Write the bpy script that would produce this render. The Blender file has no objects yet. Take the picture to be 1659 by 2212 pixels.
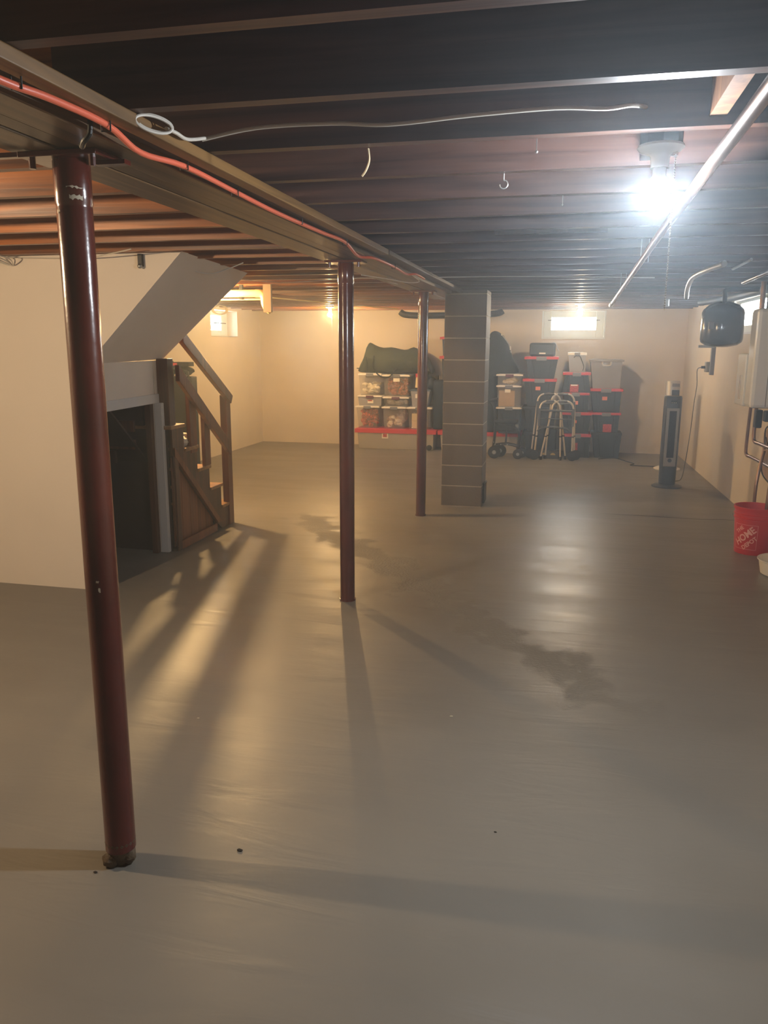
import bpy, math, random
from mathutils import Vector, Matrix
random.seed(7)
C = bpy.context.scene.collection
SC = bpy.context.scene
PI = math.pi

# ------------------------------------------------------------------ camera
F_PX, YAW, PITCH, ROLL, CAM_H = 1705.81, 0.222258, 0.208275, 0.004272, 1.5587
cd = bpy.data.cameras.new('camera'); cam = bpy.data.objects.new('camera', cd); C.objects.link(cam)
cd.sensor_fit = 'HORIZONTAL'; cd.sensor_width = 36.0; cd.lens = F_PX / 1659.0 * 36.0
cd.clip_start = 0.05
_f = Vector((-math.sin(YAW)*math.cos(PITCH), math.cos(YAW)*math.cos(PITCH), -math.sin(PITCH)))
_r = Vector((math.cos(YAW), math.sin(YAW), 0)); _u = _r.cross(_f)
_R = _r*math.cos(ROLL) + _u*math.sin(ROLL); _U = _u*math.cos(ROLL) - _r*math.sin(ROLL)
cam.matrix_world = Matrix(((_R.x, _U.x, -_f.x, 0), (_R.y, _U.y, -_f.y, 0), (_R.z, _U.z, -_f.z, CAM_H), (0, 0, 0, 1)))
SC.camera = cam
# ------------------------------------------------------------------ light levels
EXPOSURE = 0.0
BULB_COOL = (0.86, 0.93, 1.0); COOL_W = 2750
BULB_WARM = (1.0, 0.64, 0.27)
STAIR_W, FAR_LEFT_W, FAR_RIGHT_W = 6000, 2600, 1600
SIDE_COL, SIDE_W = (1.0, 0.73, 0.44), 3800
SKY_COL, SKY_W = (0.78, 0.92, 1.0), 50.0
SC.view_settings.view_transform = 'Standard'; SC.view_settings.look = 'None'
SC.view_settings.exposure = EXPOSURE; SC.view_settings.gamma = 1.0; SC.view_settings.use_curve_mapping = False
SC.cycles.max_bounces = 7; SC.cycles.diffuse_bounces = 4; SC.cycles.glossy_bounces = 3; SC.cycles.transparent_max_bounces = 10; SC.cycles.volume_bounces = 0
w = bpy.data.worlds.new('daylight'); SC.world = w; w.use_nodes = True
w.node_tree.nodes['Background'].inputs[0].default_value = (*SKY_COL, 1)
w.node_tree.nodes['Background'].inputs[1].default_value = SKY_W

# ------------------------------------------------------------------ materials
def srgb(r, g, b):
    f = lambda c: (c/255/12.92) if c/255 <= 0.04045 else ((c/255+0.055)/1.055)**2.4
    return (f(r), f(g), f(b))
def mat(name, col, rough=0.5, metal=0.0, var=0.0, vscale=8.0, stretch=(1, 1, 1), bump=0.0, bscale=40.0, coat=0.0, spec=0.5, rvar=0.0):
    m = bpy.data.materials.new(name); m.use_nodes = True
    nt = m.node_tree; b = nt.nodes['Principled BSDF']
    b.inputs['Base Color'].default_value = (*col, 1); b.inputs['Roughness'].default_value = rough
    b.inputs['Metallic'].default_value = metal; b.inputs['Coat Weight'].default_value = coat
    b.inputs['Coat Roughness'].default_value = 0.12; b.inputs['Specular IOR Level'].default_value = spec
    if var or bump or rvar:
        g = nt.nodes.new('ShaderNodeNewGeometry'); mp = nt.nodes.new('ShaderNodeMapping')
        nt.links.new(g.outputs['Position'], mp.inputs[0]); mp.inputs['Scale'].default_value = stretch
    if var or rvar:
        n = nt.nodes.new('ShaderNodeTexNoise'); n.inputs['Scale'].default_value = vscale; n.inputs['Detail'].default_value = 6
        nt.links.new(mp.outputs[0], n.inputs['Vector'])
    if var:
        r = nt.nodes.new('ShaderNodeValToRGB')
        r.color_ramp.elements[0].position = 0.3; r.color_ramp.elements[1].position = 0.7
        r.color_ramp.elements[0].color = (*[max(0, c*(1-var)) for c in col], 1)
        r.color_ramp.elements[1].color = (*[min(1, c*(1+var)) for c in col], 1)
        nt.links.new(n.outputs['Fac'], r.inputs[0]); nt.links.new(r.outputs[0], b.inputs['Base Color'])
    if rvar:
        mr = nt.nodes.new('ShaderNodeMapRange'); mr.inputs[1].default_value = 0.3; mr.inputs[2].default_value = 0.7
        mr.inputs[3].default_value = rough-rvar; mr.inputs[4].default_value = rough+rvar
        nt.links.new(n.outputs['Fac'], mr.inputs[0]); nt.links.new(mr.outputs[0], b.inputs['Roughness'])
    if bump:
        n2 = nt.nodes.new('ShaderNodeTexNoise'); n2.inputs['Scale'].default_value = bscale; n2.inputs['Detail'].default_value = 5
        nt.links.new(mp.outputs[0], n2.inputs['Vector'])
        bp = nt.nodes.new('ShaderNodeBump'); bp.inputs['Strength'].default_value = bump; bp.inputs['Distance'].default_value = 0.01
        nt.links.new(n2.outputs['Fac'], bp.inputs['Height']); nt.links.new(bp.outputs[0], b.inputs['Normal'])
    return m
def wood(name, dark, light, axis='X', rough=0.5, coat=0.0, ring=True):
    """grain streaks stretched along one axis, a few knots"""
    m = bpy.data.materials.new(name); m.use_nodes = True; nt = m.node_tree; b = nt.nodes['Principled BSDF']
    b.inputs['Roughness'].default_value = rough; b.inputs['Coat Weight'].default_value = coat; b.inputs['Coat Roughness'].default_value = 0.2
    g = nt.nodes.new('ShaderNodeNewGeometry'); mp = nt.nodes.new('ShaderNodeMapping')
    s = {'X': (0.6, 14, 14), 'Y': (14, 0.6, 14), 'Z': (14, 14, 0.6)}[axis]
    mp.inputs['Scale'].default_value = s; nt.links.new(g.outputs['Position'], mp.inputs[0])
    n = nt.nodes.new('ShaderNodeTexNoise'); n.inputs['Scale'].default_value = 1.6; n.inputs['Detail'].default_value = 8; n.inputs['Distortion'].default_value = 0.9
    nt.links.new(mp.outputs[0], n.inputs['Vector'])
    r = nt.nodes.new('ShaderNodeValToRGB'); r.color_ramp.elements[0].position = 0.32; r.color_ramp.elements[1].position = 0.68
    r.color_ramp.elements[0].color = (*dark, 1); r.color_ramp.elements[1].color = (*light, 1)
    nt.links.new(n.outputs['Fac'], r.inputs[0]); nt.links.new(r.outputs[0], b.inputs['Base Color'])
    bp = nt.nodes.new('ShaderNodeBump'); bp.inputs['Strength'].default_value = 0.25; bp.inputs['Distance'].default_value = 0.004
    nt.links.new(n.outputs['Fac'], bp.inputs['Height']); nt.links.new(bp.outputs[0], b.inputs['Normal'])
    return m
def emis(name, col, strength):
    m = bpy.data.materials.new(name); m.use_nodes = True; nt = m.node_tree
    e = nt.nodes.new('ShaderNodeEmission'); e.inputs[0].default_value = (*col, 1); e.inputs[1].default_value = strength
    nt.links.new(e.outputs[0], nt.nodes['Material Output'].inputs[0]); return m
def clear(name, col, fac=0.5, rough=0.35):
    """thin translucent plastic: part see-through, part milky"""
    m = bpy.data.materials.new(name); m.use_nodes = True; nt = m.node_tree; b = nt.nodes['Principled BSDF']
    b.inputs['Base Color'].default_value = (*col, 1); b.inputs['Roughness'].default_value = rough
    t = nt.nodes.new('ShaderNodeBsdfTransparent'); t.inputs[0].default_value = (0.95, 0.95, 0.95, 1)
    mx = nt.nodes.new('ShaderNodeMixShader'); mx.inputs[0].default_value = fac
    nt.links.new(t.outputs[0], mx.inputs[1]); nt.links.new(b.outputs[0], mx.inputs[2])
    nt.links.new(mx.outputs[0], nt.nodes['Material Output'].inputs[0]); return m

M = {}
M['wall'] = mat('painted_wall', srgb(212, 198, 176), 0.75, var=0.04, vscale=2.5, bump=0.35, bscale=9)
M['drywall'] = mat('smooth_partition_paint', srgb(224, 213, 199), 0.7, var=0.015, vscale=3, bump=0.05, bscale=120)
M['white_trim'] = mat('white_trim_paint', srgb(205, 203, 200), 0.5, bump=0.05)
M['joist'] = wood('stained_joist_wood', srgb(88, 44, 12), srgb(166, 94, 22), 'X', 0.42, 0.15)
M['joistshade'] = wood('shaded_joist_wood', srgb(54, 34, 28), srgb(98, 66, 54), 'X', 0.45, 0.1)  # same wood as the left joists, darkened for the right side's shade
M['subfloor'] = wood('subfloor_boards', srgb(34, 22, 16), srgb(62, 40, 27), 'Y', 0.7)
M['girder'] = wood('girder_wood', srgb(58, 43, 28), srgb(112, 86, 58), 'Y', 0.42, 0.15)
M['ledger'] = wood('ledger_wood', srgb(92, 66, 32), srgb(138, 102, 55), 'Y', 0.5)
M['redfill'] = wood('dark_filler_wood', srgb(44, 26, 20), srgb(76, 45, 32), 'Y', 0.5)
M['stair'] = wood('stair_wood', srgb(58, 34, 22), srgb(96, 58, 34), 'Z', 0.5)
M['tread'] = wood('tread_wood', srgb(120, 84, 52), srgb(168, 124, 80), 'X', 0.45)
M['rail'] = wood('rail_wood', srgb(84, 38, 20), srgb(122, 60, 32), 'Z', 0.4, 0.2)
M['plankwood'] = wood('closet_plank_wood', srgb(92, 50, 24), srgb(134, 78, 40), 'Z', 0.5)
M['blocking'] = wood('pale_blocking_wood', srgb(110, 70, 42), srgb(150, 102, 64), 'Z', 0.6)
M['oldboard'] = wood('raw_board_wood', srgb(118, 92, 72), srgb(176, 142, 112), 'Z', 0.7)
M['post'] = mat('oxblood_post_paint', srgb(82, 30, 24), 0.22, var=0.25, vscale=5, bump=0.12, bscale=25, coat=0.4)
M['rust'] = mat('chipped_rusty_base', srgb(92, 78, 62), 0.7, var=0.3, vscale=30, bump=0.5, bscale=60)
M['chip'] = mat('bare_paint_chip', srgb(200, 190, 170), 0.6)
M['orange'] = mat('orange_cable_jacket', srgb(232, 112, 84), 0.4)
M['whitecable'] = mat('white_cable_jacket', srgb(205, 200, 190), 0.4)
M['blackcable'] = mat('black_cable_jacket', srgb(18, 18, 20), 0.45)
M['porcelain'] = mat('white_porcelain', srgb(205, 210, 212), 0.15)
M['boxmetal'] = mat('dark_junction_box', srgb(40, 38, 40), 0.4, 0.7)
M['chain'] = mat('nickel_bead_chain', srgb(205, 205, 200), 0.25, 1.0)
M['steel'] = mat('galvanised_steel', srgb(170, 172, 172), 0.35, 0.9)
M['alu'] = mat('brushed_aluminium', srgb(222, 212, 196), 0.28, 0.75)
M['copper'] = mat('aged_copper_pipe', srgb(136, 108, 92), 0.3, 0.85, var=0.2, vscale=12)
M['pvc'] = mat('cream_plastic_pipe', srgb(228, 206, 150), 0.35)
M['greyboard'] = mat('taupe_duct_board', srgb(140, 120, 96), 0.6)
M['black'] = mat('black_plastic', srgb(19, 20, 22), 0.5)
M['blackfab'] = mat('black_fabric', srgb(24, 26, 28), 0.85, bump=0.4, bscale=50)
M['tote'] = mat('charcoal_tote_plastic', srgb(36, 40, 46), 0.45, bump=0.1)
M['redlid'] = mat('red_lid_plastic', srgb(196, 50, 56), 0.4)
M['greyclip'] = mat('grey_latch_plastic', srgb(112, 112, 118), 0.5)
M['purpleclip'] = mat('purple_latch_plastic', srgb(92, 46, 66), 0.45)
M['whitelid'] = mat('white_lid_plastic', srgb(228, 222, 212), 0.4)
M['bluelid'] = mat('blue_lid_plastic', srgb(70, 92, 120), 0.4)
M['greybin'] = mat('taupe_bin_plastic', srgb(128, 120, 112), 0.5)
M['palegrey'] = mat('pale_grey_bin_plastic', srgb(164, 156, 142), 0.5, var=0.05, vscale=3)
M['clear'] = clear('clear_bin_plastic', srgb(190, 186, 178), 0.2)
M['milky'] = clear('frosted_bin_plastic', srgb(170, 168, 172), 0.75)
M['greenfab'] = mat('olive_duffel_fabric', srgb(52, 58, 38), 0.8, var=0.25, vscale=6, bump=0.3, bscale=30)
M['label'] = mat('white_paper_label', srgb(232, 224, 208), 0.6)
M['labelred'] = mat('red_printed_label', srgb(178, 56, 52), 0.5, var=0.45, vscale=60)
M['sticker'] = mat('salmon_sticker', srgb(226, 130, 104), 0.5)
M['brown'] = mat('brown_card', srgb(196, 160, 112), 0.8, var=0.05)
M['cream'] = mat('cream_card', srgb(232, 212, 172), 0.7)
M['cloth'] = mat('rumpled_cream_cloth', srgb(224, 210, 186), 0.9, bump=0.6, bscale=25)
M['cloth2'] = mat('pale_pink_cloth', srgb(176, 150, 138), 0.9, bump=0.6, bscale=25)
M['flowerw'] = mat('white_petals', srgb(242, 232, 205), 0.8, var=0.1, vscale=40)
M['flowero'] = mat('autumn_leaves', srgb(196, 84, 40), 0.8, var=0.6, vscale=26)
M['flowerb'] = mat('tan_and_rust_garland', srgb(190, 112, 66), 0.8, var=0.6, vscale=30)
M['wheel'] = mat('black_rubber', srgb(20, 20, 22), 0.6)
M['bucket'] = mat('red_bucket_plastic', srgb(206, 40, 34), 0.35)
M['print'] = mat('pale_bucket_print', srgb(238, 176, 160), 0.5)
M['heater'] = mat('white_enamel', srgb(226, 232, 236), 0.25, coat=0.3)
M['tank'] = mat('grey_blue_tank_paint', srgb(52, 62, 74), 0.18, coat=0.5)
M['fan'] = mat('dark_grey_fan_plastic', srgb(66, 68, 72), 0.35)
M['silver'] = mat('silver_plastic', srgb(176, 172, 166), 0.3, 0.3)
M['grille'] = mat('black_grille', srgb(34, 36, 40), 0.5, bump=0.6, bscale=160)
M['winframe'] = mat('grey_white_window_frame', srgb(222, 226, 218), 0.5)
M['glass'] = clear('window_glass', (0.9, 0.95, 1.0), 0.06, 0.05)
M['closet'] = mat('dark_closet_boards', srgb(52, 34, 24), 0.7, var=0.3, vscale=4)
M['gold'] = mat('gold_reflector', srgb(200, 168, 96), 0.3, 0.4)
M['dirt'] = mat('dark_grit', srgb(40, 34, 28), 0.8)
M['dust'] = mat('pale_grit', srgb(190, 182, 160), 0.8)
M['bag'] = mat('thin_white_plastic_bag', srgb(214, 206, 190), 0.4, bump=0.5, bscale=30)
M['hose'] = mat('black_flexible_hose', srgb(30, 32, 36), 0.4, bump=0.5, bscale=90)

def floor_material():
    m = bpy.data.materials.new('grey_painted_concrete'); m.use_nodes = True; nt = m.node_tree; N = nt.nodes; L = nt.links
    b = N['Principled BSDF']; g = N.new('ShaderNodeNewGeometry')
    def noise(scale, detail=5, dist=0.0, stretch=None):
        n = N.new('ShaderNodeTexNoise'); n.inputs['Scale'].default_value = scale; n.inputs['Detail'].default_value = detail; n.inputs['Distortion'].default_value = dist
        if stretch:
            mp = N.new('ShaderNodeMapping'); mp.inputs['Scale'].default_value = stretch; L.new(g.outputs['Position'], mp.inputs[0]); L.new(mp.outputs[0], n.inputs['Vector'])
        else: L.new(g.outputs['Position'], n.inputs['Vector'])
        return n.outputs['Fac']
    def math_(op, a, c=None, d=None, clamp=False):
        n = N.new('ShaderNodeMath'); n.operation = op; n.use_clamp = clamp
        for i, v in enumerate((a, c, d)):
            if v is None: continue
            if isinstance(v, (int, float)): n.inputs[i].default_value = v
            else: L.new(v, n.inputs[i])
        return n.outputs[0]
    def ramp(v, lo, hi, a, c):
        n = N.new('ShaderNodeMapRange'); n.inputs[1].default_value = lo; n.inputs[2].default_value = hi; n.inputs[3].default_value = a; n.inputs[4].default_value = c
        L.new(v, n.inputs[0]); return n.outputs[0]
    sx = N.new('ShaderNodeSeparateXYZ'); L.new(g.outputs['Position'], sx.inputs[0]); X, Y = sx.outputs[0], sx.outputs[1]
    # the patched trench: a rough band running diagonally across the slab
    p0, p1 = (-2.37, 6.92), (0.50, 3.15); dx, dy = p1[0]-p0[0], p1[1]-p0[1]; ln = math.hypot(dx, dy); ux, uy = dx/ln, dy/ln
    along = math_('ADD', math_('MULTIPLY', math_('SUBTRACT', X, p0[0]), ux), math_('MULTIPLY', math_('SUBTRACT', Y, p0[1]), uy))
    across = math_('SUBTRACT', math_('MULTIPLY', math_('SUBTRACT', X, p0[0]), uy), math_('MULTIPLY', math_('SUBTRACT', Y, p0[1]), ux))
    wob = ramp(noise(3.5, 7, 0.2), 0.3, 0.7, -0.16, 0.16)
    d = math_('ABSOLUTE', math_('ADD', across, wob))
    band = math_('MULTIPLY', ramp(d, 0.09, 0.17, 1.0, 0.0), math_('MULTIPLY', ramp(along, -0.1, 0.1, 0.0, 1.0), ramp(along, ln-0.5, ln, 1.0, 0.0)))
    # hairline cracks
    def crack(y0, x0, x1, wdt, amp):
        wv = ramp(noise(1.3, 8, 0, (1, 0.02, 1)), 0.3, 0.7, -amp, amp)
        dd = math_('ABSOLUTE', math_('ADD', math_('SUBTRACT', Y, y0), wv))
        return math_('MULTIPLY', ramp(dd, wdt*0.4, wdt, 1.0, 0.0), math_('MULTIPLY', ramp(X, x0, x0+0.15, 0.0, 1.0), ramp(X, x1-0.15, x1, 1.0, 0.0)))
    cr = math_('MAXIMUM', crack(7.6, 0.38, 1.75, 0.018, 0.05), math_('MULTIPLY', crack(9.9, -3.1, 1.6, 0.014, 0.03), 0.35))
    big = noise(0.7, 4, 0.0); mid = noise(5, 6); fine = noise(60, 4)
    cm = N.new('ShaderNodeMix'); cm.data_type = 'RGBA'; L.new(ramp(big, 0.3, 0.7, 0, 1), cm.inputs[0])
    cm.inputs[6].default_value = (*srgb(118, 113, 105), 1); cm.inputs[7].default_value = (*srgb(132, 127, 118), 1)
    c2 = N.new('ShaderNodeMix'); c2.data_type = 'RGBA'; L.new(math_('MULTIPLY', band, 0.28), c2.inputs[0]); L.new(cm.outputs[2], c2.inputs[6]); c2.inputs[7].default_value = (*srgb(92, 87, 78), 1)
    c3 = N.new('ShaderNodeMix'); c3.data_type = 'RGBA'; L.new(cr, c3.inputs[0]); L.new(c2.outputs[2], c3.inputs[6]); c3.inputs[7].default_value = (*srgb(48, 40, 34), 1)
    L.new(c3.outputs[2], b.inputs['Base Color'])
    streak = noise(2.0, 5, 0.3, (0.5, 1.6, 1))
    rg = ramp(streak, 0.3, 0.7, 0.34, 0.45)
    L.new(math_('ADD', rg, math_('MULTIPLY', band, 0.16), clamp=True), b.inputs['Roughness'])
    b.inputs['Specular IOR Level'].default_value = 0.55
    h = math_('ADD', math_('ADD', math_('MULTIPLY', mid, 0.35), math_('MULTIPLY', noise(2.6, 4, 0.8, (0.6, 2.4, 1)), 1.0)), math_('MULTIPLY', fine, math_('ADD', math_('MULTIPLY', band, 0.9), 0.05)))
    h = math_('SUBTRACT', h, math_('ADD', math_('MULTIPLY', cr, 0.8), math_('MULTIPLY', band, 0.25)))
    bp = N.new('ShaderNodeBump'); bp.inputs['Strength'].default_value = 0.35; bp.inputs['Distance'].default_value = 0.012
    L.new(h, bp.inputs['Height']); L.new(bp.outputs[0], b.inputs['Normal'])
    return m
M['floor'] = floor_material()

# ------------------------------------------------------------------ mesh helpers
WL = {}          # world location of every object built
class MB:
    def __init__(s): s.v, s.f = [], []
    def add(s, vs, fs):
        n = len(s.v); s.v += [tuple(p) for p in vs]; s.f += [tuple(i+n for i in f) for f in fs]; return s
    def box(s, x0, x1, y0, y1, z0, z1):
        return s.add([(x0,y0,z0),(x1,y0,z0),(x1,y1,z0),(x0,y1,z0),(x0,y0,z1),(x1,y0,z1),(x1,y1,z1),(x0,y1,z1)],
                     [(0,3,2,1),(4,5,6,7),(0,1,5,4),(1,2,6,5),(2,3,7,6),(3,0,4,7)])
    def frust(s, b, t):   # b, t = (x0,x1,y0,y1,z)
        return s.add([(b[0],b[2],b[4]),(b[1],b[2],b[4]),(b[1],b[3],b[4]),(b[0],b[3],b[4]),(t[0],t[2],t[4]),(t[1],t[2],t[4]),(t[1],t[3],t[4]),(t[0],t[3],t[4])],
                     [(0,3,2,1),(4,5,6,7),(0,1,5,4),(1,2,6,5),(2,3,7,6),(3,0,4,7)])
    def prism(s, poly, axis, a, b):
        n = len(poly); mk = {'X': lambda p, t: (t, p[0], p[1]), 'Y': lambda p, t: (p[0], t, p[1]), 'Z': lambda p, t: (p[0], p[1], t)}[axis]
        return s.add([mk(p, a) for p in poly]+[mk(p, b) for p in poly],
                     [tuple(range(n)), tuple(range(2*n-1, n-1, -1))]+[(i, (i+n), (i+1) % n+n, (i+1) % n) for i in range(n)])
    def tube(s, pts, r, n=8, curve=True, taper=None):
        P = [Vector(p) for p in pts]
        if curve and len(P) > 2:
            Q = []
            for i in range(len(P)-1):
                a, b_, c_, d_ = P[max(i-1, 0)], P[i], P[i+1], P[min(i+2, len(P)-1)]
                for k in range(5):
                    t = k/5; Q.append(0.5*((2*b_)+(c_-a)*t+(2*a-5*b_+4*c_-d_)*t*t+(3*b_-a-3*c_+d_)*t**3))
            Q.append(P[-1]); P = Q
        up = None; rings = []
        for i, p in enumerate(P):
            d = (P[min(i+1, len(P)-1)]-P[max(i-1, 0)]).normalized()
            if up is None: up = Vector((0, 0, 1)) if abs(d.z) < 0.9 else Vector((1, 0, 0))
            a = d.cross(up)
            if a.length < 1e-4: a = d.cross(Vector((1, 0, 0)))
            a.normalize(); up = a.cross(d).normalized()
            rr = r if not taper else r*taper(i/(len(P)-1))
            rings.append([p+a*math.cos(2*PI*k/n)*rr+up*math.sin(2*PI*k/n)*rr for k in range(n)])
        vs = [q for R_ in rings for q in R_]; fs = []
        for i in range(len(rings)-1):
            for k in range(n): fs.append((i*n+k, i*n+(k+1) % n, (i+1)*n+(k+1) % n, (i+1)*n+k))
        fs.append(tuple(range(n-1, -1, -1))); fs.append(tuple((len(rings)-1)*n+k for k in range(n)))
        return s.add(vs, fs)
    def cyl(s, p, q, r, n=16): return s.tube([p, q], r, n, False)
    def lathe(s, prof, cx=0, cy=0, n=32, sx=1.0, sy=1.0):
        vs = []; fs = []
        for (r, z) in prof:
            for k in range(n): vs.append((cx+sx*r*math.cos(2*PI*k/n), cy+sy*r*math.sin(2*PI*k/n), z))
        for i in range(len(prof)-1):
            for k in range(n): fs.append((i*n+k, i*n+(k+1) % n, (i+1)*n+(k+1) % n, (i+1)*n+k))
        if prof[0][0] > 1e-5: fs.append(tuple(range(n-1, -1, -1)))
        if prof[-1][0] > 1e-5: fs.append(tuple((len(prof)-1)*n+k for k in range(n)))
        return s.add(vs, fs)
    def ball(s, c, rx, ry=None, rz=None, n=14, m_=9, lump=0.0):
        ry = ry or rx; rz = rz or rx; vs = []; fs = []
        for i in range(m_+1):
            th = PI*i/m_
            for k in range(n):
                ph = 2*PI*k/n; q = 1+(random.uniform(-lump, lump) if lump else 0)
                vs.append((c[0]+rx*q*math.sin(th)*math.cos(ph), c[1]+ry*q*math.sin(th)*math.sin(ph), c[2]+rz*q*math.cos(th)))
        for i in range(m_):
            for k in range(n): fs.append((i*n+k, (i+1)*n+k, (i+1)*n+(k+1) % n, i*n+(k+1) % n))
        return s.add(vs, fs)
    def build(s, name, m, parent=None, smooth=False, bevel=0.0, label=None, cat=None, group=None, kind=None, sub=0):
        if parent is not None: o0 = Vector(WL[parent])
        else:
            xs = [p[0] for p in s.v]; ys = [p[1] for p in s.v]; zs = [p[2] for p in s.v]
            o0 = Vector(((min(xs)+max(xs))/2, (min(ys)+max(ys))/2, min(zs)))
        me = bpy.data.meshes.new(name); me.from_pydata([(p[0]-o0.x, p[1]-o0.y, p[2]-o0.z) for p in s.v], [], s.f)
        me.materials.append(M[m] if isinstance(m, str) else m); me.validate()
        import bmesh
        bm = bmesh.new(); bm.from_mesh(me); bmesh.ops.recalc_face_normals(bm, faces=bm.faces); bm.to_mesh(me); bm.free()
        ob = bpy.data.objects.new(name, me); C.objects.link(ob)
        if parent is not None: ob.parent = parent; ob.location = (0, 0, 0)
        else: ob.location = o0
        WL[ob] = tuple(o0)
        if smooth:
            for p in me.polygons: p.use_smooth = True
            try:
                import bmesh as _b
                bm = _b.new(); bm.from_mesh(me)
                for e in bm.edges:
                    if len(e.link_faces) == 2 and e.calc_face_angle(0) > 0.7: e.smooth = False
                bm.to_mesh(me); bm.free()
            except Exception: pass
        if bevel:
            b = ob.modifiers.new('bevel', 'BEVEL'); b.width = bevel; b.segments = 2; b.limit_method = 'ANGLE'
        if sub:
            b = ob.modifiers.new('sub', 'SUBSURF'); b.levels = sub; b.render_levels = sub
        tag(ob, label, cat, group, kind); return ob
def tag(o, label=None, cat=None, group=None, kind=None):
    if label: o['label'] = label
    if cat: o['category'] = cat
    if group: o['group'] = group
    if kind: o['kind'] = kind
def root(name, loc, label, cat, group=None):
    o = bpy.data.objects.new(name, None); o.empty_display_size = 0.05; C.objects.link(o); o.location = loc; WL[o] = tuple(loc)
    tag(o, label, cat, group); return o
def copy_tree(o, loc=None, label=None, parent=None):
    c = o.copy(); C.objects.link(c)
    if parent is not None: c.parent = parent
    for ch in list(o.children): copy_tree(ch, parent=c)
    if loc is not None: c.location = loc
    if label: c['label'] = label
    return c
def S(name, mb, m, label, **k): return mb.build(name, m, kind='structure', label=label, cat=k.pop('cat', name.split('_')[0]), **k)

# ------------------------------------------------------------------ shell
XL, YF, YN, ZT = -4.81, 12.22, -3.0, 2.32
ZJ = 2.07; JD = 0.215; ZS = ZJ+JD
def xr(y): return 1.66+(YF-y)*0.018       # right wall face
S('floor', MB().box(XL-0.3, 2.4, YN-0.3, YF+0.3, -0.12, 0), 'floor', 'grey painted concrete basement floor with a rough patched strip')
S('ceiling', MB().box(XL-0.3, 2.4, YN-0.3, YF+0.3, ZS, ZS+0.1), 'subfloor', 'dark subfloor boards above the open joists')
def wall_hole(face, a0, a1, holes, z1=ZS):
    """cuts a wall strip into pieces around rectangular holes; face(mb, a, b, z0, z1) adds one piece"""
    mb = MB(); cur = a0
    for (h0, h1, hz0, hz1) in holes:
        face(mb, cur, h0, 0, z1); face(mb, h0, h1, 0, hz0); face(mb, h0, h1, hz1, z1); cur = h1
    face(mb, cur, a1, 0, z1); return mb
WF = (-0.355, 0.51, 1.68, 2.06); WLt = (10.39, 11.31, 1.67, 2.035); WR = (7.9, 9.3, 1.70, 2.03)
S('wall_far', wall_hole(lambda m, a, b, z0, z1: m.box(a, b, YF, YF+0.28, z0, z1), XL-0.3, 2.4, [WF]), 'wall', 'cream painted far wall behind the storage bins')
S('wall_left', wall_hole(lambda m, a, b, z0, z1: m.box(XL-0.28, XL, a, b, z0, z1), YN, YF, [WLt]), 'wall', 'cream painted left wall beyond the stairs')
def rpiece(m, a, b, z0, z1): m.prism([(xr(a), a), (xr(b), b), (xr(b)+0.28, b), (xr(a)+0.28, a)], 'Z', z0, z1)
S('wall_right', wall_hole(rpiece, YN, YF, [WR]), 'wall', 'cream painted right wall behind the water heater')
S('wall_near', MB().box(XL-0.3, 2.4, YN-0.28, YN, 0, ZS), 'wall', 'wall behind the viewpoint')

# windows: a frame, a sash, panes and a security rod
def window_y(n, W, yf, label):
    x0, x1, z0, z1 = W; t = root('window_%d' % n, ((x0+x1)/2, yf+0.1, z0), label, 'window'); t['kind'] = 'structure'
    m = MB(); y0, y1 = yf+0.10, yf+0.16
    m.box(x0, x0+0.11, y0, y1, z0, z1); m.box(x1-0.11, x1, y0, y1, z0, z1); m.box(x0+0.11, x1-0.11, y0, y1, z0, z0+0.11); m.box(x0+0.11, x1-0.11, y0, y1, z1-0.09, z1)
    m.build('window_frame', 'winframe', t, bevel=0.006)
    MB().box(x0+0.11, x1-0.11, yf+0.13, yf+0.136, z0+0.11, z1-0.09).build('pane', 'glass', t)
    MB().box(x0, x1, yf+0.0, yf+0.10, z0-0.004, z0+0.004).build('window_sill', 'white_trim', t)
    MB().cyl((x0+0.06, yf+0.08, z0+0.25), (x1-0.06, yf+0.08, z0+0.25), 0.005).build('security_rod', 'blackcable', t)
    e = MB(); e.box(x0-0.022, x0, yf-0.02, yf+0.02, z0-0.022, z1); e.box(x1, x1+0.022, yf-0.02, yf+0.02, z0-0.022, z1); e.box(x0, x1, yf-0.02, yf+0.02, z0-0.022, z0)
    e.build('casing', 'winframe', t)
window_y(1, WF, YF, 'small white framed basement window in the far wall above the totes')
t = root('window_2', (XL-0.1, 10.85, WLt[2]), 'small basement window in the left wall beyond the stair soffit', 'window'); t['kind'] = 'structure'
y0, y1, z0, z1 = WLt; m = MB(); xa, xb = XL-0.22, XL-0.16
m.box(xa, xb, y0, y0+0.12, z0, z1); m.box(xa, xb, y1-0.22, y1, z0, z1); m.box(xa, xb, y0+0.12, y1-0.22, z0, z0+0.09); m.box(xa, xb, y0+0.12, y1-0.22, z1-0.07, z1)
m.build('window_frame', 'winframe', t, bevel=0.006)
MB().box(XL-0.20, XL-0.195, y0+0.12, y1-0.22, z0+0.09, z1-0.07).build('pane', 'glass', t)
MB().cyl((XL-0.12, y0+0.02, z0+0.19), (XL-0.12, y1-0.15, z0+0.19), 0.007).build('security_rod', 'blackcable', t)
MB().box(XL-0.16, XL, y0, y1, z0-0.004, z0+0.005).build('window_sill', 'white_trim', t)
t = root('window_3', (xr(8.25)+0.15, 8.25, WR[2]), 'small basement window in the right wall between the tank and the water heater', 'window'); t['kind'] = 'structure'
y0, y1, z0, z1 = WR; xa = xr(8.25)+0.04
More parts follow.
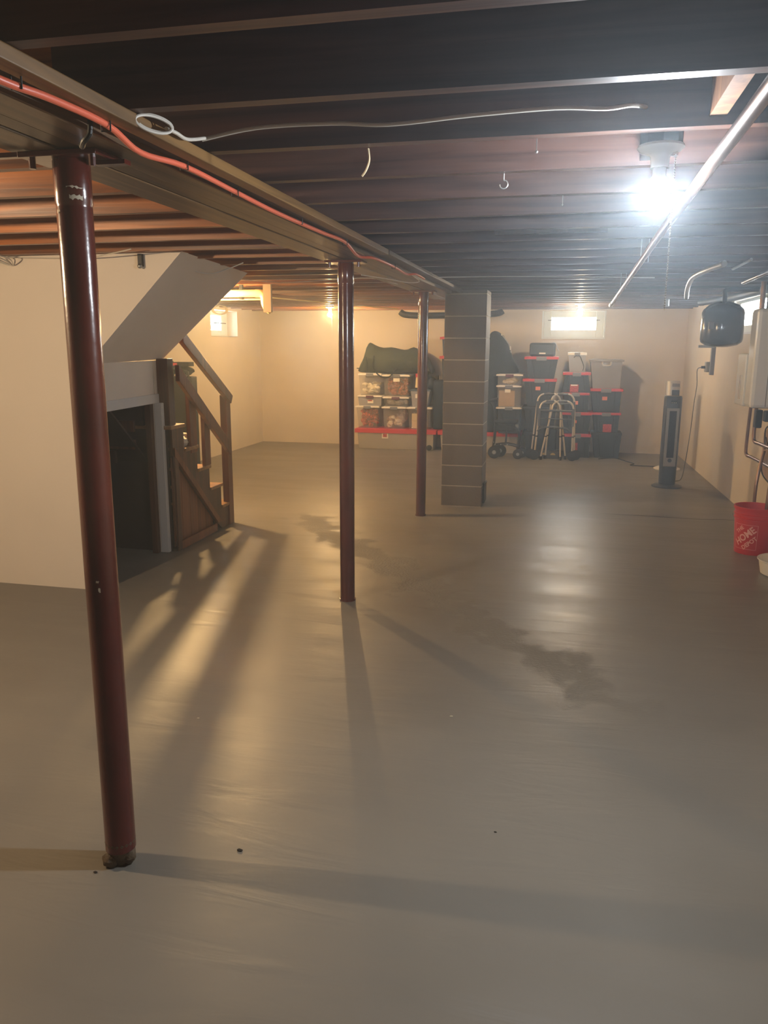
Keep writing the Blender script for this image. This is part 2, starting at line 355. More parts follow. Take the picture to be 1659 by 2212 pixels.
m = MB(); m.box(xa, xa+0.05, y0, y0+0.05, z0, z1); m.box(xa, xa+0.05, y1-0.05, y1, z0, z1); m.box(xa, xa+0.05, y0+0.05, y1-0.05, z0, z0+0.07); m.box(xa, xa+0.05, y0+0.05, y1-0.05, z1-0.03, z1)
m.build('window_frame', 'winframe', t, bevel=0.005)
MB().box(xa+0.02, xa+0.024, y0+0.05, y1-0.05, z0+0.07, z1-0.03).build('pane', 'glass', t)
MB().box(xa-0.03, xa, 8.38, 8.44, z0+0.03, z0+0.14).build('window_latch', 'greyclip', t)
MB().box(xr(8.25)-0.02, xa, y0-0.05, y1+0.05, z0-0.02, z0).build('window_sill', 'white_trim', t)

# partition around the stairs: front face, door side, sloping soffit
PF = 4.365
S('wall_partition', MB().prism([(XL, 0), (-2.84, 0), (-2.84, 1.437), (-2.184, ZJ+0.01), (XL, ZJ+0.01)], 'Y', PF, PF+0.09), 'drywall', 'smooth cream partition facing the viewer with a slanted right edge')
# door-side wall: slightly skewed line from (-2.84,4.365) to (-2.955,5.50)
def xs(y): return -2.84-(y-PF)*0.101
DO = (4.47, 5.33, 1.135)
m = MB()
def sp(a, b, z0, z1, o=0.0, t_=0.09): m.prism([(xs(a)+o, a), (xs(b)+o, b), (xs(b)+o-t_, b), (xs(a)+o-t_, a)], 'Z', z0, z1)
sp(PF+0.09, DO[0], 0, 1.44); sp(DO[0], DO[1], DO[2], 1.44); sp(DO[1]+0.01, 5.37, 0, 1.44, 0.0, 0.02); sp(5.37, 5.50, 1.135, 1.44)
S('wall_closet', m, 'drywall', 'white wall above the dark closet opening under the stairs')
m = MB(); sp(DO[0]-0.06, DO[1]+0.05, DO[2]+0.0, DO[2]+0.065, 0.016, 0.014)
m.build('trim_1', 'white_trim', kind='structure', label='flat white casing across the top of the closet opening', cat='trim')
m = MB(); m.box(-2.950, -2.888, 5.336, 5.375, 0, 1.135)
m.build('trim_2', 'white_trim', kind='structure', label='upright white casing on the right of the closet opening', cat='trim', bevel=0.004)
m = MB(); m.box(-2.998, -2.956, 5.29, 5.333, 0, 1.135)
m.build('trim_3', 'stair', kind='structure', label='brown wooden jamb inside the closet opening', cat='trim')
# soffit
m = MB(); a = [(-2.849, PF+0.091, 1.438), (-2.955, 5.52, 1.45), (-2.30, 5.63, ZJ), (-2.193, PF+0.091, ZJ+0.009)]
b_ = [(p[0]-0.03, p[1], p[2]+0.035) for p in a]; b_[2] = (-2.345, 5.63, ZJ); b_[3] = (-2.239, PF+0.091, ZJ+0.009)
m.add(a+b_, [(0, 1, 2, 3), (7, 6, 5, 4), (0, 4, 5, 1), (1, 5, 6, 2), (2, 6, 7, 3), (3, 7, 4, 0)])
S('ceiling_soffit', m, 'drywall', 'sloping grey-white soffit panel over the closet opening', cat='soffit')
# closet interior: back boards and cross boards
m = MB(); m.box(-3.95, -3.88, PF+0.09, 6.40, 0, 1.9); m.build('closet_back_panel', 'closet', label='dark board panel at the back of the closet under the stairs', cat='panel')

# ------------------------------------------------------------------ joists
_T = ['first', 'second', 'third', 'fourth', 'fifth', 'sixth', 'seventh', 'eighth', 'ninth', 'tenth', 'eleventh', 'twelfth', 'thirteenth', 'fourteenth', 'fifteenth', 'sixteenth', 'seventeenth', 'eighteenth', 'nineteenth']
def nth(k):
    if k < 19: return _T[k]
    b = {2: 'twent', 3: 'thirt'}[(k+1)//10]
    return b+'ieth' if (k+1) % 10 == 0 else b+'y-'+_T[(k+1) % 10-1]
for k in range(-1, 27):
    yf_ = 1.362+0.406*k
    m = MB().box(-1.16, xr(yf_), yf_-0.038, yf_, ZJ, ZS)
    m.build('ceiling_joist', 'joistshade', label='joist right of the girder with shade in its colour, %s from the viewer' % nth(k+1), cat='joist', group='ceiling joists right of the girder')
for k in range(-1, 25):
    yf_ = 2.25+0.4035*k
    m = MB().box(XL, -1.10, yf_-0.038, yf_, ZJ, ZS)
    m.build('ceiling_joist', 'joist', label='brown joist left of the girder, %s from the viewer' % nth(k+1), cat='joist', group='ceiling joists left of the girder')
# girder
g = root('girder', (-1.24, 0.2, 2.03), 'long built-up wooden girder carried by the three red posts', 'girder')
for i, (a0, a1, zb, nm, mm) in enumerate([(-1.405, -1.345, 2.035, 'plank', 'girder'), (-1.338, -1.255, 2.03, 'plank', 'girder'), (-1.25, -1.19, 2.033, 'plank', 'girder'), (-1.186, -1.085, 2.03, 'plank', 'girder'),
                       (-1.083, -1.022, 2.058, 'filler_board', 'redfill'), (-1.020, -0.974, 2.04, 'ledger_strip', 'ledger')]):
    MB().box(a0, a1, -1.0, 8.6 if nm != 'ledger_strip' else 4.4, zb, ZJ-0.001).build(nm, mm, g, bevel=0.003)
MB().box(-1.020, -0.974, 4.42, 8.0, 2.045, ZJ-0.001).build('ledger_strip', 'redfill', g, bevel=0.003)

# ------------------------------------------------------------------ posts
def post(y, label, near=False):
    x = -1.26; t = root('support_post', (x, y, 0), label, 'post', 'steel posts under the girder')
    MB().lathe([(0.045, 0.05 if near else 0.01), (0.045, 1.90), (0.0445, 1.905), (0.0465, 1.91), (0.0465, 2.012), (0.0445, 2.016)], x, y, 40).build('pole', 'post', t, smooth=True)
    m = MB(); m.box(x-0.11, x+0.11, y-0.065, y+0.065, 2.016, 2.030)
    m.build('top_plate', 'post', t, bevel=0.003)
    for sx in (-1, 1): MB().cyl((x+sx*0.085, y-0.04, 1.992), (x+sx*0.085, y-0.04, 2.016), 0.009, 8).build('bolt', 'post', t)
    if near:
        m = MB(); m.lathe([(0.028, 0.0), (0.035, 0.02), (0.044, 0.055), (0.0455, 0.075), (0.044, 0.09)], x, y, 20)
        m.ball((x-0.018, y-0.03, 0.022), 0.026, 0.022, 0.024, lump=0.12); m.ball((x+0.03, y-0.005, 0.03), 0.02, 0.02, 0.03, lump=0.15)
        m.build('corroded_foot', 'rust', t, smooth=True)
        def patch(a0_, a1_, za, zb, nm='paint_chip', mt='chip'):   # irregular flake following the pole surface
            n_ = 8; up, lo = [], []
            for i in range(n_+1):
                a = math.radians(a0_+(a1_-a0_)*i/n_); r_ = 0.0474
                up.append((x+r_*math.cos(a), y+r_*math.sin(a), zb+random.uniform(-0.003, 0.002))); lo.append((x+r_*math.cos(a), y+r_*math.sin(a), za+random.uniform(-0.002, 0.004)))
            MB().add(up+lo, [(i, i+1, n_+2+i, n_+1+i) for i in range(n_)]).build(nm, mt, t)
        patch(-78, -28, 1.943, 1.948); patch(-70, -30, 1.915, 1.927); patch(-120, -105, 1.885, 1.893); patch(-76, -66, 0.905, 0.912); patch(-70, -63, 0.878, 0.892)
        MB().box(x-0.20, x-0.05, y-0.06, y-0.04, 2.018, 2.0295).build('shim', 'post', t)
        MB().box(x+0.06, x+0.15, y+0.0, y+0.03, 2.004, 2.015).build('shim', 'post', t)
    else:
        MB().lathe([(0.05, 0.0), (0.05, 0.01)], x, y, 32).build('base_ring', 'post', t)
post(1.93, 'nearest thick dark red steel post with a corroded foot', True)
post(4.555, 'middle dark red steel post standing in the centre of the floor')
post(7.13, 'farthest dark red steel post just left of the block pier')
m = MB(); m.tube([(-1.05, 1.69, 2.045), (-1.052, 1.69, 2.015), (-1.075, 1.70, 2.0), (-1.105, 1.74, 2.0), (-1.12, 1.76, 2.01)], 0.006)
m.build('bent_strap', 'blackcable', label='short black bent bracket on the girder above the nearest post', cat='bracket')

# ------------------------------------------------------------------ block pier
t = root('block_pier', (-0.94, 7.84, 0), 'taupe painted concrete block pier with pale mortar lines', 'pier')
x0, x1, y0, y1 = -1.146, -0.749, 7.642, 8.04
M['block'] = mat('taupe_block_paint', srgb(100, 90, 80), 0.65, var=0.06, vscale=6, bump=0.35, bscale=50)
M['mortar'] = mat('pale_mortar', srgb(166, 154, 138), 0.75, bump=0.4, bscale=80)
for k in range(11):
    za = 0.2032*k+0.005; zb = min(0.2032*(k+1)-0.004, ZJ-0.001)
    if zb <= za: break
    MB().box(x0, x1, y0, y1, za, zb).build('block', 'block', t, bevel=0.004)
MB().box(x0+0.003, x1-0.003, y0+0.003, y1-0.003, 0.0, ZJ-0.002).build('mortar_core', 'mortar', t)
m = MB(); m.box(x1+0.001, x1+0.02, y0+0.10, y0+0.30, 0.02, 0.21); m.tube([(x1+0.012, y0+0.05, 0.22), (x1+0.03, y0+0.12, 0.24), (x1+0.02, y0+0.22, 0.22)], 0.012)
m.build('cleanout_door', 'black', t, bevel=0.003)

# ------------------------------------------------------------------ staircase
XA, XB = -3.76, -2.84
t = root('staircase', (-3.3, 5.4, 0), 'dark wooden basement staircase with open plank side and double handrail', 'staircase')
RUN, RISE, Y0 = 0.213, 0.19, 6.42
def ty(k): return Y0-RUN*k
for k in range(9):
    z = 0.205+RISE*k
    xe = XB+0.012 if ty(k+1) > 5.34 else XB-0.20
    MB().box(XA+0.03, xe, max(ty(k+1), 4.46), ty(k)+0.02, z-0.028, z).build('tread', 'tread', t, bevel=0.005)
    MB().box(XA+0.03, min(xe, XB-0.03), ty(k)-0.02, ty(k), z-RISE+(0.0 if k else -0.015), z-0.028).build('riser', 'closet', t)
def skirt(xa, xb, nm, full=True):
    prof = [(Y0, 0.0)]; ye = 4.46 if full else 5.385
    for k in range(9 if full else 5):
        z = 0.205+RISE*k-0.029
        prof += [(ty(k), z), (max(ty(k+1), ye), z)]
    prof += ([(4.46, 1.55)] if full else [])+[(5.385, 0.74), (6.12, 0.06), (6.20, 0.0)]
    MB().prism(prof, 'X', xa, xb).build(nm, 'stair', t)
skirt(XB-0.03, XB, 'stringer', False); skirt(XA, XA+0.03, 'stringer')
# plank-covered triangle under the stringer
for i in range(5):
    a = 5.40+i*0.135; b = min(a+0.131, 6.07); za, zb = 0.74-(a-5.38)*0.919, max(0.74-(b-5.38)*0.919, 0.06)
    if b <= a: break
    MB().prism([(a, 0.03), (b, 0.03), (b, zb), (a, max(za, zb))], 'X', XB-0.035, XB-0.022).build('side_plank', 'plankwood', t, bevel=0.002)
MB().prism([(5.385, 0.735), (5.385, 0.80), (6.17, 0.07), (6.10, 0.07)], 'X', XB-0.001, XB+0.018).build('diagonal_batten', 'plankwood', t)
MB().box(XB-0.001, XB+0.014, 5.44, 6.08, 0.005, 0.07).build('bottom_batten', 'plankwood', t)
MB().box(XB-0.001, XB+0.014, 5.385, 5.44, 0.005, 0.79).build('upright_batten', 'stair', t)
MB().box(XB-0.10, XB-0.01, 5.385, 5.475, 0.80, 1.455).build('wall_post', 'stair', t, bevel=0.003)
MB().box(XB-0.045, XB+0.014, 6.345, 6.435, 0.0, 1.135).build('newel_post', 'rail', t, bevel=0.004)
def bar(p, q, w, h): # sloped board in the YZ plane
    (ya, za), (yb, zb) = p, q
    return [(ya, za-h/2), (yb, zb-h/2), (yb, zb+h/2), (ya, za+h/2)]
MB().prism([(6.40, 1.06), (6.44, 1.125), (5.56, 1.67), (5.56, 1.57)], 'X', XB+0.0, XB+0.04).build('handrail', 'rail', t, bevel=0.004)
MB().prism([(6.36, 0.62), (6.36, 0.73), (5.47, 1.41), (5.47, 1.29)], 'X', XB+0.005, XB+0.04).build('middle_rail', 'rail', t, bevel=0.004)
MB().box(XB-0.03, XB+0.004, 5.68, 5.79, 0.72, 1.20).build('baluster', 'rail', t, bevel=0.003)
MB().box(XB-0.03, XB+0.004, 5.93, 6.03, 0.585, 1.02).build('baluster', 'rail', t, bevel=0.003)
MB().prism([(4.46, 1.50), (5.38, 0.70), (5.38, 0.68), (4.46, 1.48)], 'X', -3.87, -3.04).build('light_block_panel', 'closet', t)  # sloped board added to keep the stair bulb's light out of the closet
MB().box(-3.74, -2.874, 5.372, 5.384, 0.0, 0.93).build('gap_filler', 'closet', t)  # filler boards added to close light gaps beside the closet jamb
MB().box(-3.10, -2.962, 5.372, 5.384, 0.93, 1.44).build('gap_filler', 'closet', t)
for i, (ya, z) in enumerate([(4.75, 0.95), (5.05, 0.72)]): # closet cross boards seen through the opening
    MB().box(-3.86, -3.12, ya, ya+0.03, z, z+0.09).build('cross_brace', 'closet', t)
t = root('closet_shelf', (-3.5, 5.15, 0.98), 'dark wooden ledge boards in the closet opening', 'shelf')
MB().box(-3.86, -3.06, 5.22, 5.25, 0.93, 1.01).build('board', 'stair', t); MB().box(-3.86, -3.06, 5.22, 5.25, 0.80, 0.87).build('board', 'stair', t)
# white plastic bag on the third tread from the railing post
m = MB()
for p in [(-2.905, 5.74, 0.825, 0.055), (-2.95, 5.70, 0.84, 0.065), (-2.90, 5.66, 0.815, 0.045), (-2.99, 5.74, 0.82, 0.05), (-2.90, 5.62, 0.80, 0.03)]: m.ball(p[:3], p[3], p[3]*0.9, p[3]*0.85, lump=0.14)
o = m.build('plastic_bag', 'bag', label='crumpled white plastic bag on a tread behind the baluster', cat='bag', smooth=True)
# black cabinet and straps beyond the stairs
t = root('storage_cabinet', (-4.47, 9.05, 0), 'tall black cabinet against the left wall behind the stair railing', 'cabinet')
MB().box(-4.78, -4.36, 8.82, 8.97, 0.0, 1.18).build('body', 'black', t, bevel=0.01)
MB().box(-4.75, -4.39, 8.805, 8.82, 0.1, 1.1).build('door', 'black', t, bevel=0.005)
def sh(mb): mb.v = [(p[0]-0.09, p[1]-0.14, p[2]) for p in mb.v]; return mb
t = root('tool_bag', (-4.55, 8.9, 1.18), 'black strapped bag with red tabs heaped on the tall cabinet', 'bag')
m = MB(); m.ball((-4.42, 9.05, 1.245), 0.14, 0.10, 0.06, lump=0.08); m.ball((-4.58, 9.03, 1.27), 0.07, 0.1, 0.09, lump=0.05); m.box(-4.66, -4.54, 8.98, 9.05, 1.18, 1.36); m.box(-4.50, -4.30, 8.95, 9.1, 1.30, 1.35)
sh(m).build('bag_body', 'blackfab', t, bevel=0.01)
m = MB(); m.tube([(-4.62, 8.9, 1.2), (-4.63, 8.88, 1.36), (-4.57, 8.88, 1.37), (-4.57, 8.9, 1.22)], 0.012); m.tube([(-4.36, 8.9, 1.22), (-4.27, 8.86, 1.24), (-4.24, 8.86, 1.08), (-4.22, 8.86, 0.98)], 0.012)
m.tube([(-4.52, 8.88, 1.19), (-4.44, 8.86, 1.28), (-4.34, 8.88, 1.2)], 0.014); sh(m).build('strap', 'blackcable', t, smooth=True)
m = MB(); m.box(-4.50, -4.44, 8.935, 8.945, 1.31, 1.34); m.box(-4.56, -4.52, 8.87, 8.885, 1.18, 1.21); sh(m).build('red_tab', 'redlid', t)
M['wirehook'] = M['steel']

# ------------------------------------------------------------------ bulbs
def bulb_fixture(x, y, zplate, col, strength, label, chain_len, tilt=(0, 0), box=True, r=0.031, mount=None, led=False):
    t = root('bare_bulb_lamp', (x, y, zplate), label, 'lamp')
    if mount: MB().box(x-0.03, x+0.03, mount[0], mount[1], zplate+0.03, zplate+0.055).build('mounting_bar', 'boxmetal', t)
    if box: MB().lathe([(0.052, zplate+0.004), (0.052, zplate+0.062), (0.0, zplate+0.062)], x, y, 8).build('junction_box', 'boxmetal', t)
    MB().lathe([(0.0, zplate+0.006), (0.056, zplate+0.004), (0.058, zplate-0.002), (0.050, zplate-0.010), (0.030, zplate-0.016), (0.024, zplate-0.024), (0.022, zplate-0.046), (0.024, zplate-0.05), (0.0, zplate-0.05)], x, y, 36).build('lampholder', 'porcelain', t, smooth=True)
    bx, by = x+tilt[0], y+tilt[1]; zc = zplate-0.102
    if led: MB().lathe([(0.0165, zplate-0.046), (0.0175, zc+0.034), (0.024, zc+0.026), (0.0305, zc+0.014), (0.0325, zc+0.004), (0.0318, zc+0.004), (0.0, zc+0.02)], bx, by, 32).build('bulb_neck', 'porcelain', t, smooth=True)
    else: MB().tube([(x, y, zplate-0.048), (bx, by, zc+0.026)], 0.0165, 16, False).build('bulb_neck', 'porcelain', t, smooth=True)
    MB().ball((bx, by, zc), r, r, r*1.02, 20, 14).build('bulb', emis('bulb_glow', col, strength), t, smooth=True)
    if chain_len:
        m = MB(); n = int(chain_len/0.0062)
        m.box(x+0.028, x+0.042, y-0.008, y+0.008, zplate-0.022, zplate-0.012)
        for i in range(n): m.ball((x+0.035, y-0.02, zplate-0.024-i*0.0062), 0.0024, n=6, m_=4)
        m.cyl((x+0.035, y-0.02, zplate-0.02), (x+0.035, y-0.02, zplate-0.024-n*0.0062), 0.0007, 5)
        m.build('pull_chain', 'chain', t)
    return t
bulb_fixture(0.207, 2.25, 2.052, BULB_COOL, COOL_W, 'bright cool white bare bulb with a long bead chain in a porcelain holder', 0.38, (0.0, 0.0), mount=(2.175, 2.541), led=True)
bulb_fixture(-3.25, 6.67, 2.066, BULB_WARM, STAIR_W, 'warm bare bulb on the ceiling over the foot of the stairs', 0.25, box=False)
bulb_fixture(-3.19, 10.70, 2.066, BULB_WARM, FAR_LEFT_W, 'warm glowing bare bulb near the far left corner', 0.36, box=False)
bulb_fixture(0.13, 10.275, 2.066, (1.0, 0.76, 0.46), FAR_RIGHT_W, 'warm glowing bare bulb in front of the far wall window', 0.12, box=False)
bulb_fixture(-3.05, 1.83, 2.066, SIDE_COL, SIDE_W, 'warm white bare bulb on the ceiling left of the nearest post', 0.25, box=False)

# ------------------------------------------------------------------ cables, pipes and small things on the ceiling
cab = [(-1.03, 0.9), (-1.035, 1.2), (-1.018, 1.359), (-1.009, 1.494), (-1.018, 1.708), (-1.054, 1.913), (-1.03, 2.102), (-1.052, 2.489), (-1.042, 2.851), (-1.045, 3.396), (-1.044, 3.76), (-1.109, 4.261), (-1.064, 4.432), (-1.066, 4.939), (-1.065, 5.357), (-1.02, 5.472), (-1.04, 5.9)]
m = MB().tube([(x, y, 2.028+0.006*math.sin(i*2.1)) for i, (x, y) in enumerate(cab)], 0.0075, 10)
o = m.build('orange_cable', 'orange', smooth=True, label='orange electrical cable stapled in waves along the right side of the girder', cat='cable')
for si, (x, y) in enumerate([(-1.016, 1.40), (-1.018, 1.70), (-1.031, 2.10), (-1.052, 2.49), (-1.043, 3.1), (-1.044, 3.76), (-1.065, 4.95)]):
    m = MB(); m.tube([(x-0.011, y, 2.045), (x-0.011, y, 2.019), (x+0.011, y, 2.019), (x+0.011, y, 2.045)], 0.002, 6, False)
    m.build('cable_staple', 'blackcable', label='small dark staple on the orange cable, %s from the viewer' % nth(si), cat='staple', group='staples on the orange cable')
m = MB().tube([(-0.95, 2.045, 2.078), (-0.8, 2.05, 2.10), (-0.6, 2.05, 2.10), (-0.455, 2.05, 2.09), (-0.25, 2.05, 2.10), (-0.054, 2.05, 2.105), (0.06, 2.06, 2.10), (0.12, 2.09, 2.112), (0.17, 2.16, 2.12), (0.2, 2.215, 2.115)], 0.005, 8)
m.build('white_cable', 'whitecable', smooth=True, label='white electrical cable crossing the joists to the bright bulb', cat='cable')
m = MB()
for dz in (0, 0.010):
    m.tube([(-0.955+0.022*math.cos(a)-dz*0.3, 1.80+0.045*math.cos(a)+dz, 2.055+0.017*math.sin(a)+dz*0.4) for a in [i*PI/6 for i in range(13)]], 0.0035, 8)
m.tube([(-0.945, 1.84, 2.055), (-0.95, 1.90, 2.06), (-0.955, 1.97, 2.062), (-0.94, 2.04, 2.08)], 0.0045, 8)
m.build('cable_coil', 'whitecable', smooth=True, label='small loop of white cable beside the girder near the first post', cat='cable')
for (x, y, l, g_) in [(-0.541, 2.185, 0.07, 'frayed pale string hanging from a joist left of centre')]:
    m = MB().tube([(x, y, 2.069), (x+0.004, y-0.004, 2.04), (x-0.004, y-0.006, 2.015), (x-0.016, y-0.004, 2.0)], 0.0028, 6); m.build('string', 'cream', label=g_, cat='string')
def hook(x, y, label):
    m = MB().tube([(x, y, 2.069), (x, y, 2.05)]+[(x+0.012*math.sin(a), y, 2.038+0.012*math.cos(a)) for a in [0.3+i*0.55 for i in range(9)]], 0.0018, 6); m.build('cup_hook', 'steel', label=label, cat='hook')
hook(-0.212, 2.57, 'small metal cup hook under a joist left of the bright bulb')
for (x, y, lab) in [(-0.10, 2.17, 'bent nail hanging from a joist nearest the bright bulb'), (-0.04, 2.97, 'bent nail hanging from a joist beyond the cup hook')]:
    m = MB().tube([(x, y, 2.069), (x, y, 2.04)], 0.0015, 6, False).add([], []); m.ball((x, y, 2.038), 0.004, n=6, m_=4); m.build('nail', 'steel', label=lab, cat='nail')
MB().box(0.30, 0.338, 1.765, 2.134, 2.09, ZS-0.02).build('blocking_board', 'blocking', label='pale wood block between two joists above the bright bulb', cat='board')
MB().box(-0.35, 0.15, 3.80, 3.83, 2.055, 2.069).build('lath_strip', 'subfloor', label='thin wooden lath nailed under the joists beyond the bright bulb', cat='board')
# long pipe
t = root('ceiling_pipe', (0.35, 1.0, 1.96), 'long metal pipe running away under the joists right of the bright bulb', 'pipe')
MB().tube([(0.300, 0.5, 1.985), (0.322, 3.3, 1.975), (0.395, 8.0, 1.955)], 0.0155, 14, False).build('pipe_run', 'copper', t, smooth=True)
MB().tube([(0.395, 8.0, 1.955), (0.402, 8.35, 1.952)], 0.022, 12, False).build('pipe_end', 'whitecable', t, smooth=True)
for y in (4.2, 6.1):
    x = 0.30+(y-0.5)*0.0125
    MB().tube([(x-0.018, y, 2.068), (x-0.018, y, 1.96), (x+0.018, y, 1.96), (x+0.018, y, 2.068)], 0.002, 6, False).build('pipe_strap', 'steel', t)
# right-hand pipes under the joists
def pipe(pts, r, mt, label, cat='pipe', name='water_pipe'):
    return MB().tube(pts, r, 12).build(name, mt, smooth=True, label=label, cat=cat)
pipe([(0.99, 7.5, 1.97), (0.965, 7.3, 2.03), (0.90, 6.7, 2.045), (0.86, 6.2, 2.048), (0.86, 5.8, 2.048), (0.90, 5.3, 2.048)], 0.019, 'steel', 'curved metal hose under the joists left of the black tank', 'hose', 'duct_hose')
pipe([(1.28, 4.6, 2.055), (1.31, 6.1, 2.055), (1.34, 7.0, 2.055)], 0.014, 'copper', 'copper pipe under the joists leading towards the black tank')
pipe([(1.03, 5.2, 2.06), (1.04, 5.8, 2.06)], 0.009, 'steel', 'short thin steel rod under the joists between the hose and the copper pipe')
pipe([(0.7, 8.6, 2.058), (1.5, 8.62, 2.058)], 0.011, 'copper', 'copper pipe crossing the joists in front of the right wall corner')
pipe([(1.42, 9.6, 2.034), (1.60, 8.3, 2.034), (1.62, 5.4, 2.034)], 0.035, 'black', 'thick black pipe along the top of the right wall')
MB().box(1.02, 1.07, 9.40, 9.43, 1.985, 2.069).build('beam_clamp', 'steel', label='small pale clamp under the joists beyond the pull chain', cat='clamp', bevel=0.01)
pipe([(-2.37, 11.5, 2.03), (-2.3, 11.5, 1.99), (-2.1, 11.5, 1.975), (-1.8, 11.5, 1.975), (-1.4, 11.5, 1.98), (-1.0, 11.5, 2.0), (-0.9, 11.5, 2.04)], 0.045, 'hose', 'black flexible hose slung under the joists behind the pier', 'hose', 'flexible_hose')
# thin white wires
for pts, lab in [([(-2.35, 4.7, 2.065), (-2.30, 4.75, 2.01), (-2.2, 4.8, 1.995), (-2.1, 4.85, 2.03), (-2.03, 4.9, 2.066)], 'thin white wire drooping beside the slanted soffit'),
                 ([(-3.3, 4.33, 2.066), (-2.8, 4.32, 2.05), (-2.55, 4.2, 2.055), (-2.35, 4.1, 2.066)], 'thin white wire drooping across the top of the cream partition'),
                 ([(-2.6, 5.9, 2.06), (-2.2, 6.0, 2.03), (-1.8, 6.1, 2.05), (-1.5, 6.1, 2.06), (-1.3, 6.2, 2.02)], 'thin white wire sagging from the soffit to the girder'),
                 ([(-1.06, 5.5, 2.03), (-1.04, 5.7, 2.0), (-1.1, 5.6, 1.985), (-1.22, 5.45, 2.0), (-1.36, 5.3, 2.015)], 'thin white wire looped at the end of the orange cable'),
                 ([(-0.95, 6.0, 2.05), (-0.3, 6.1, 2.055), (0.6, 6.3, 2.05)], 'thin white wire running right under the joists beyond the middle post')]:
    MB().tube(pts, 0.0035, 6).build('thin_wire', 'whitecable', smooth=True, label=lab, cat='wire')
m = MB()
for a in (-3.32, -3.30, -3.28, -3.26): m.tube([(a, 3.9, 2.06), (a+0.03*((a+3.29)/0.02), 4.2, 2.05), (-3.29+(a+3.29)*0.4, 4.345, 2.02)], 0.004, 6)
m.build('wire_bundle', 'whitecable', smooth=True, label='bundle of white wires entering the partition left of the nearest post', cat='wire')
t = root('wall_bracket', (-2.435, 4.34, 2.0), 'short dark bracket hanging at the top of the cream partition', 'bracket')
MB().box(-2.447, -2.423, 4.335, 4.36, 2.0, 2.069).build('strap', 'blackcable', t); MB().ball((-2.435, 4.335, 2.0), 0.014).build('knob', 'steel', t, smooth=True)
# cream drain pipe with elbow and board
t = root('drain_pipe', (-2.9, 6.9, 2.0), 'cream plastic drain pipe with an elbow under the joists past the soffit', 'pipe')
MB().tube([(-3.6, 6.9, 2.008), (-2.72, 6.9, 2.008)], 0.034, 18, False).build('pipe_run', 'pvc', t, smooth=True)
MB().tube([(-2.75, 6.9, 2.008), (-2.69, 6.9, 2.004), (-2.665, 6.9, 1.975), (-2.66, 6.9, 1.92), (-2.63, 6.9, 1.86), (-2.615, 6.9, 1.835)], 0.037, 18, taper=lambda s: 1.0 if s < 0.7 else 1.0-(s-0.7)*2.2).build('elbow', 'pvc', t, smooth=True)
MB().box(-2.9, -2.87, 6.885, 6.915, 1.955, ZS-0.001).build('pipe_hanger', 'boxmetal', t)
MB().box(-2.648, -2.575, 6.82, 6.855, 1.84, ZS-0.001).build('hanging_board', 'greyboard', label='short taupe board hanging from a joist at the drain elbow', cat='board')
pipe([(-3.6, 6.9, 1.956), (-2.70, 6.9, 1.956)], 0.008, 'pvc', 'thin cream pipe below the cream drain pipe')
pipe([(-3.5, 7.48, 2.066), (-1.8, 8.6, 1.94)], 0.006, 'pvc', 'thin pale rod slanting under the joists behind the drain pipe')
m = MB()
for k in range(4): m.tube([(XL+0.35+0.10*math.cos(a), 9.9+0.02*k, 2.0+0.055*math.sin(a)) for a in [i*PI/6+0.2*k for i in range(13)]], 0.006, 6)
m.build('hanging_wire_coil', 'pvc', smooth=True, label='coil of cream wire hanging above the left wall window', cat='wire')

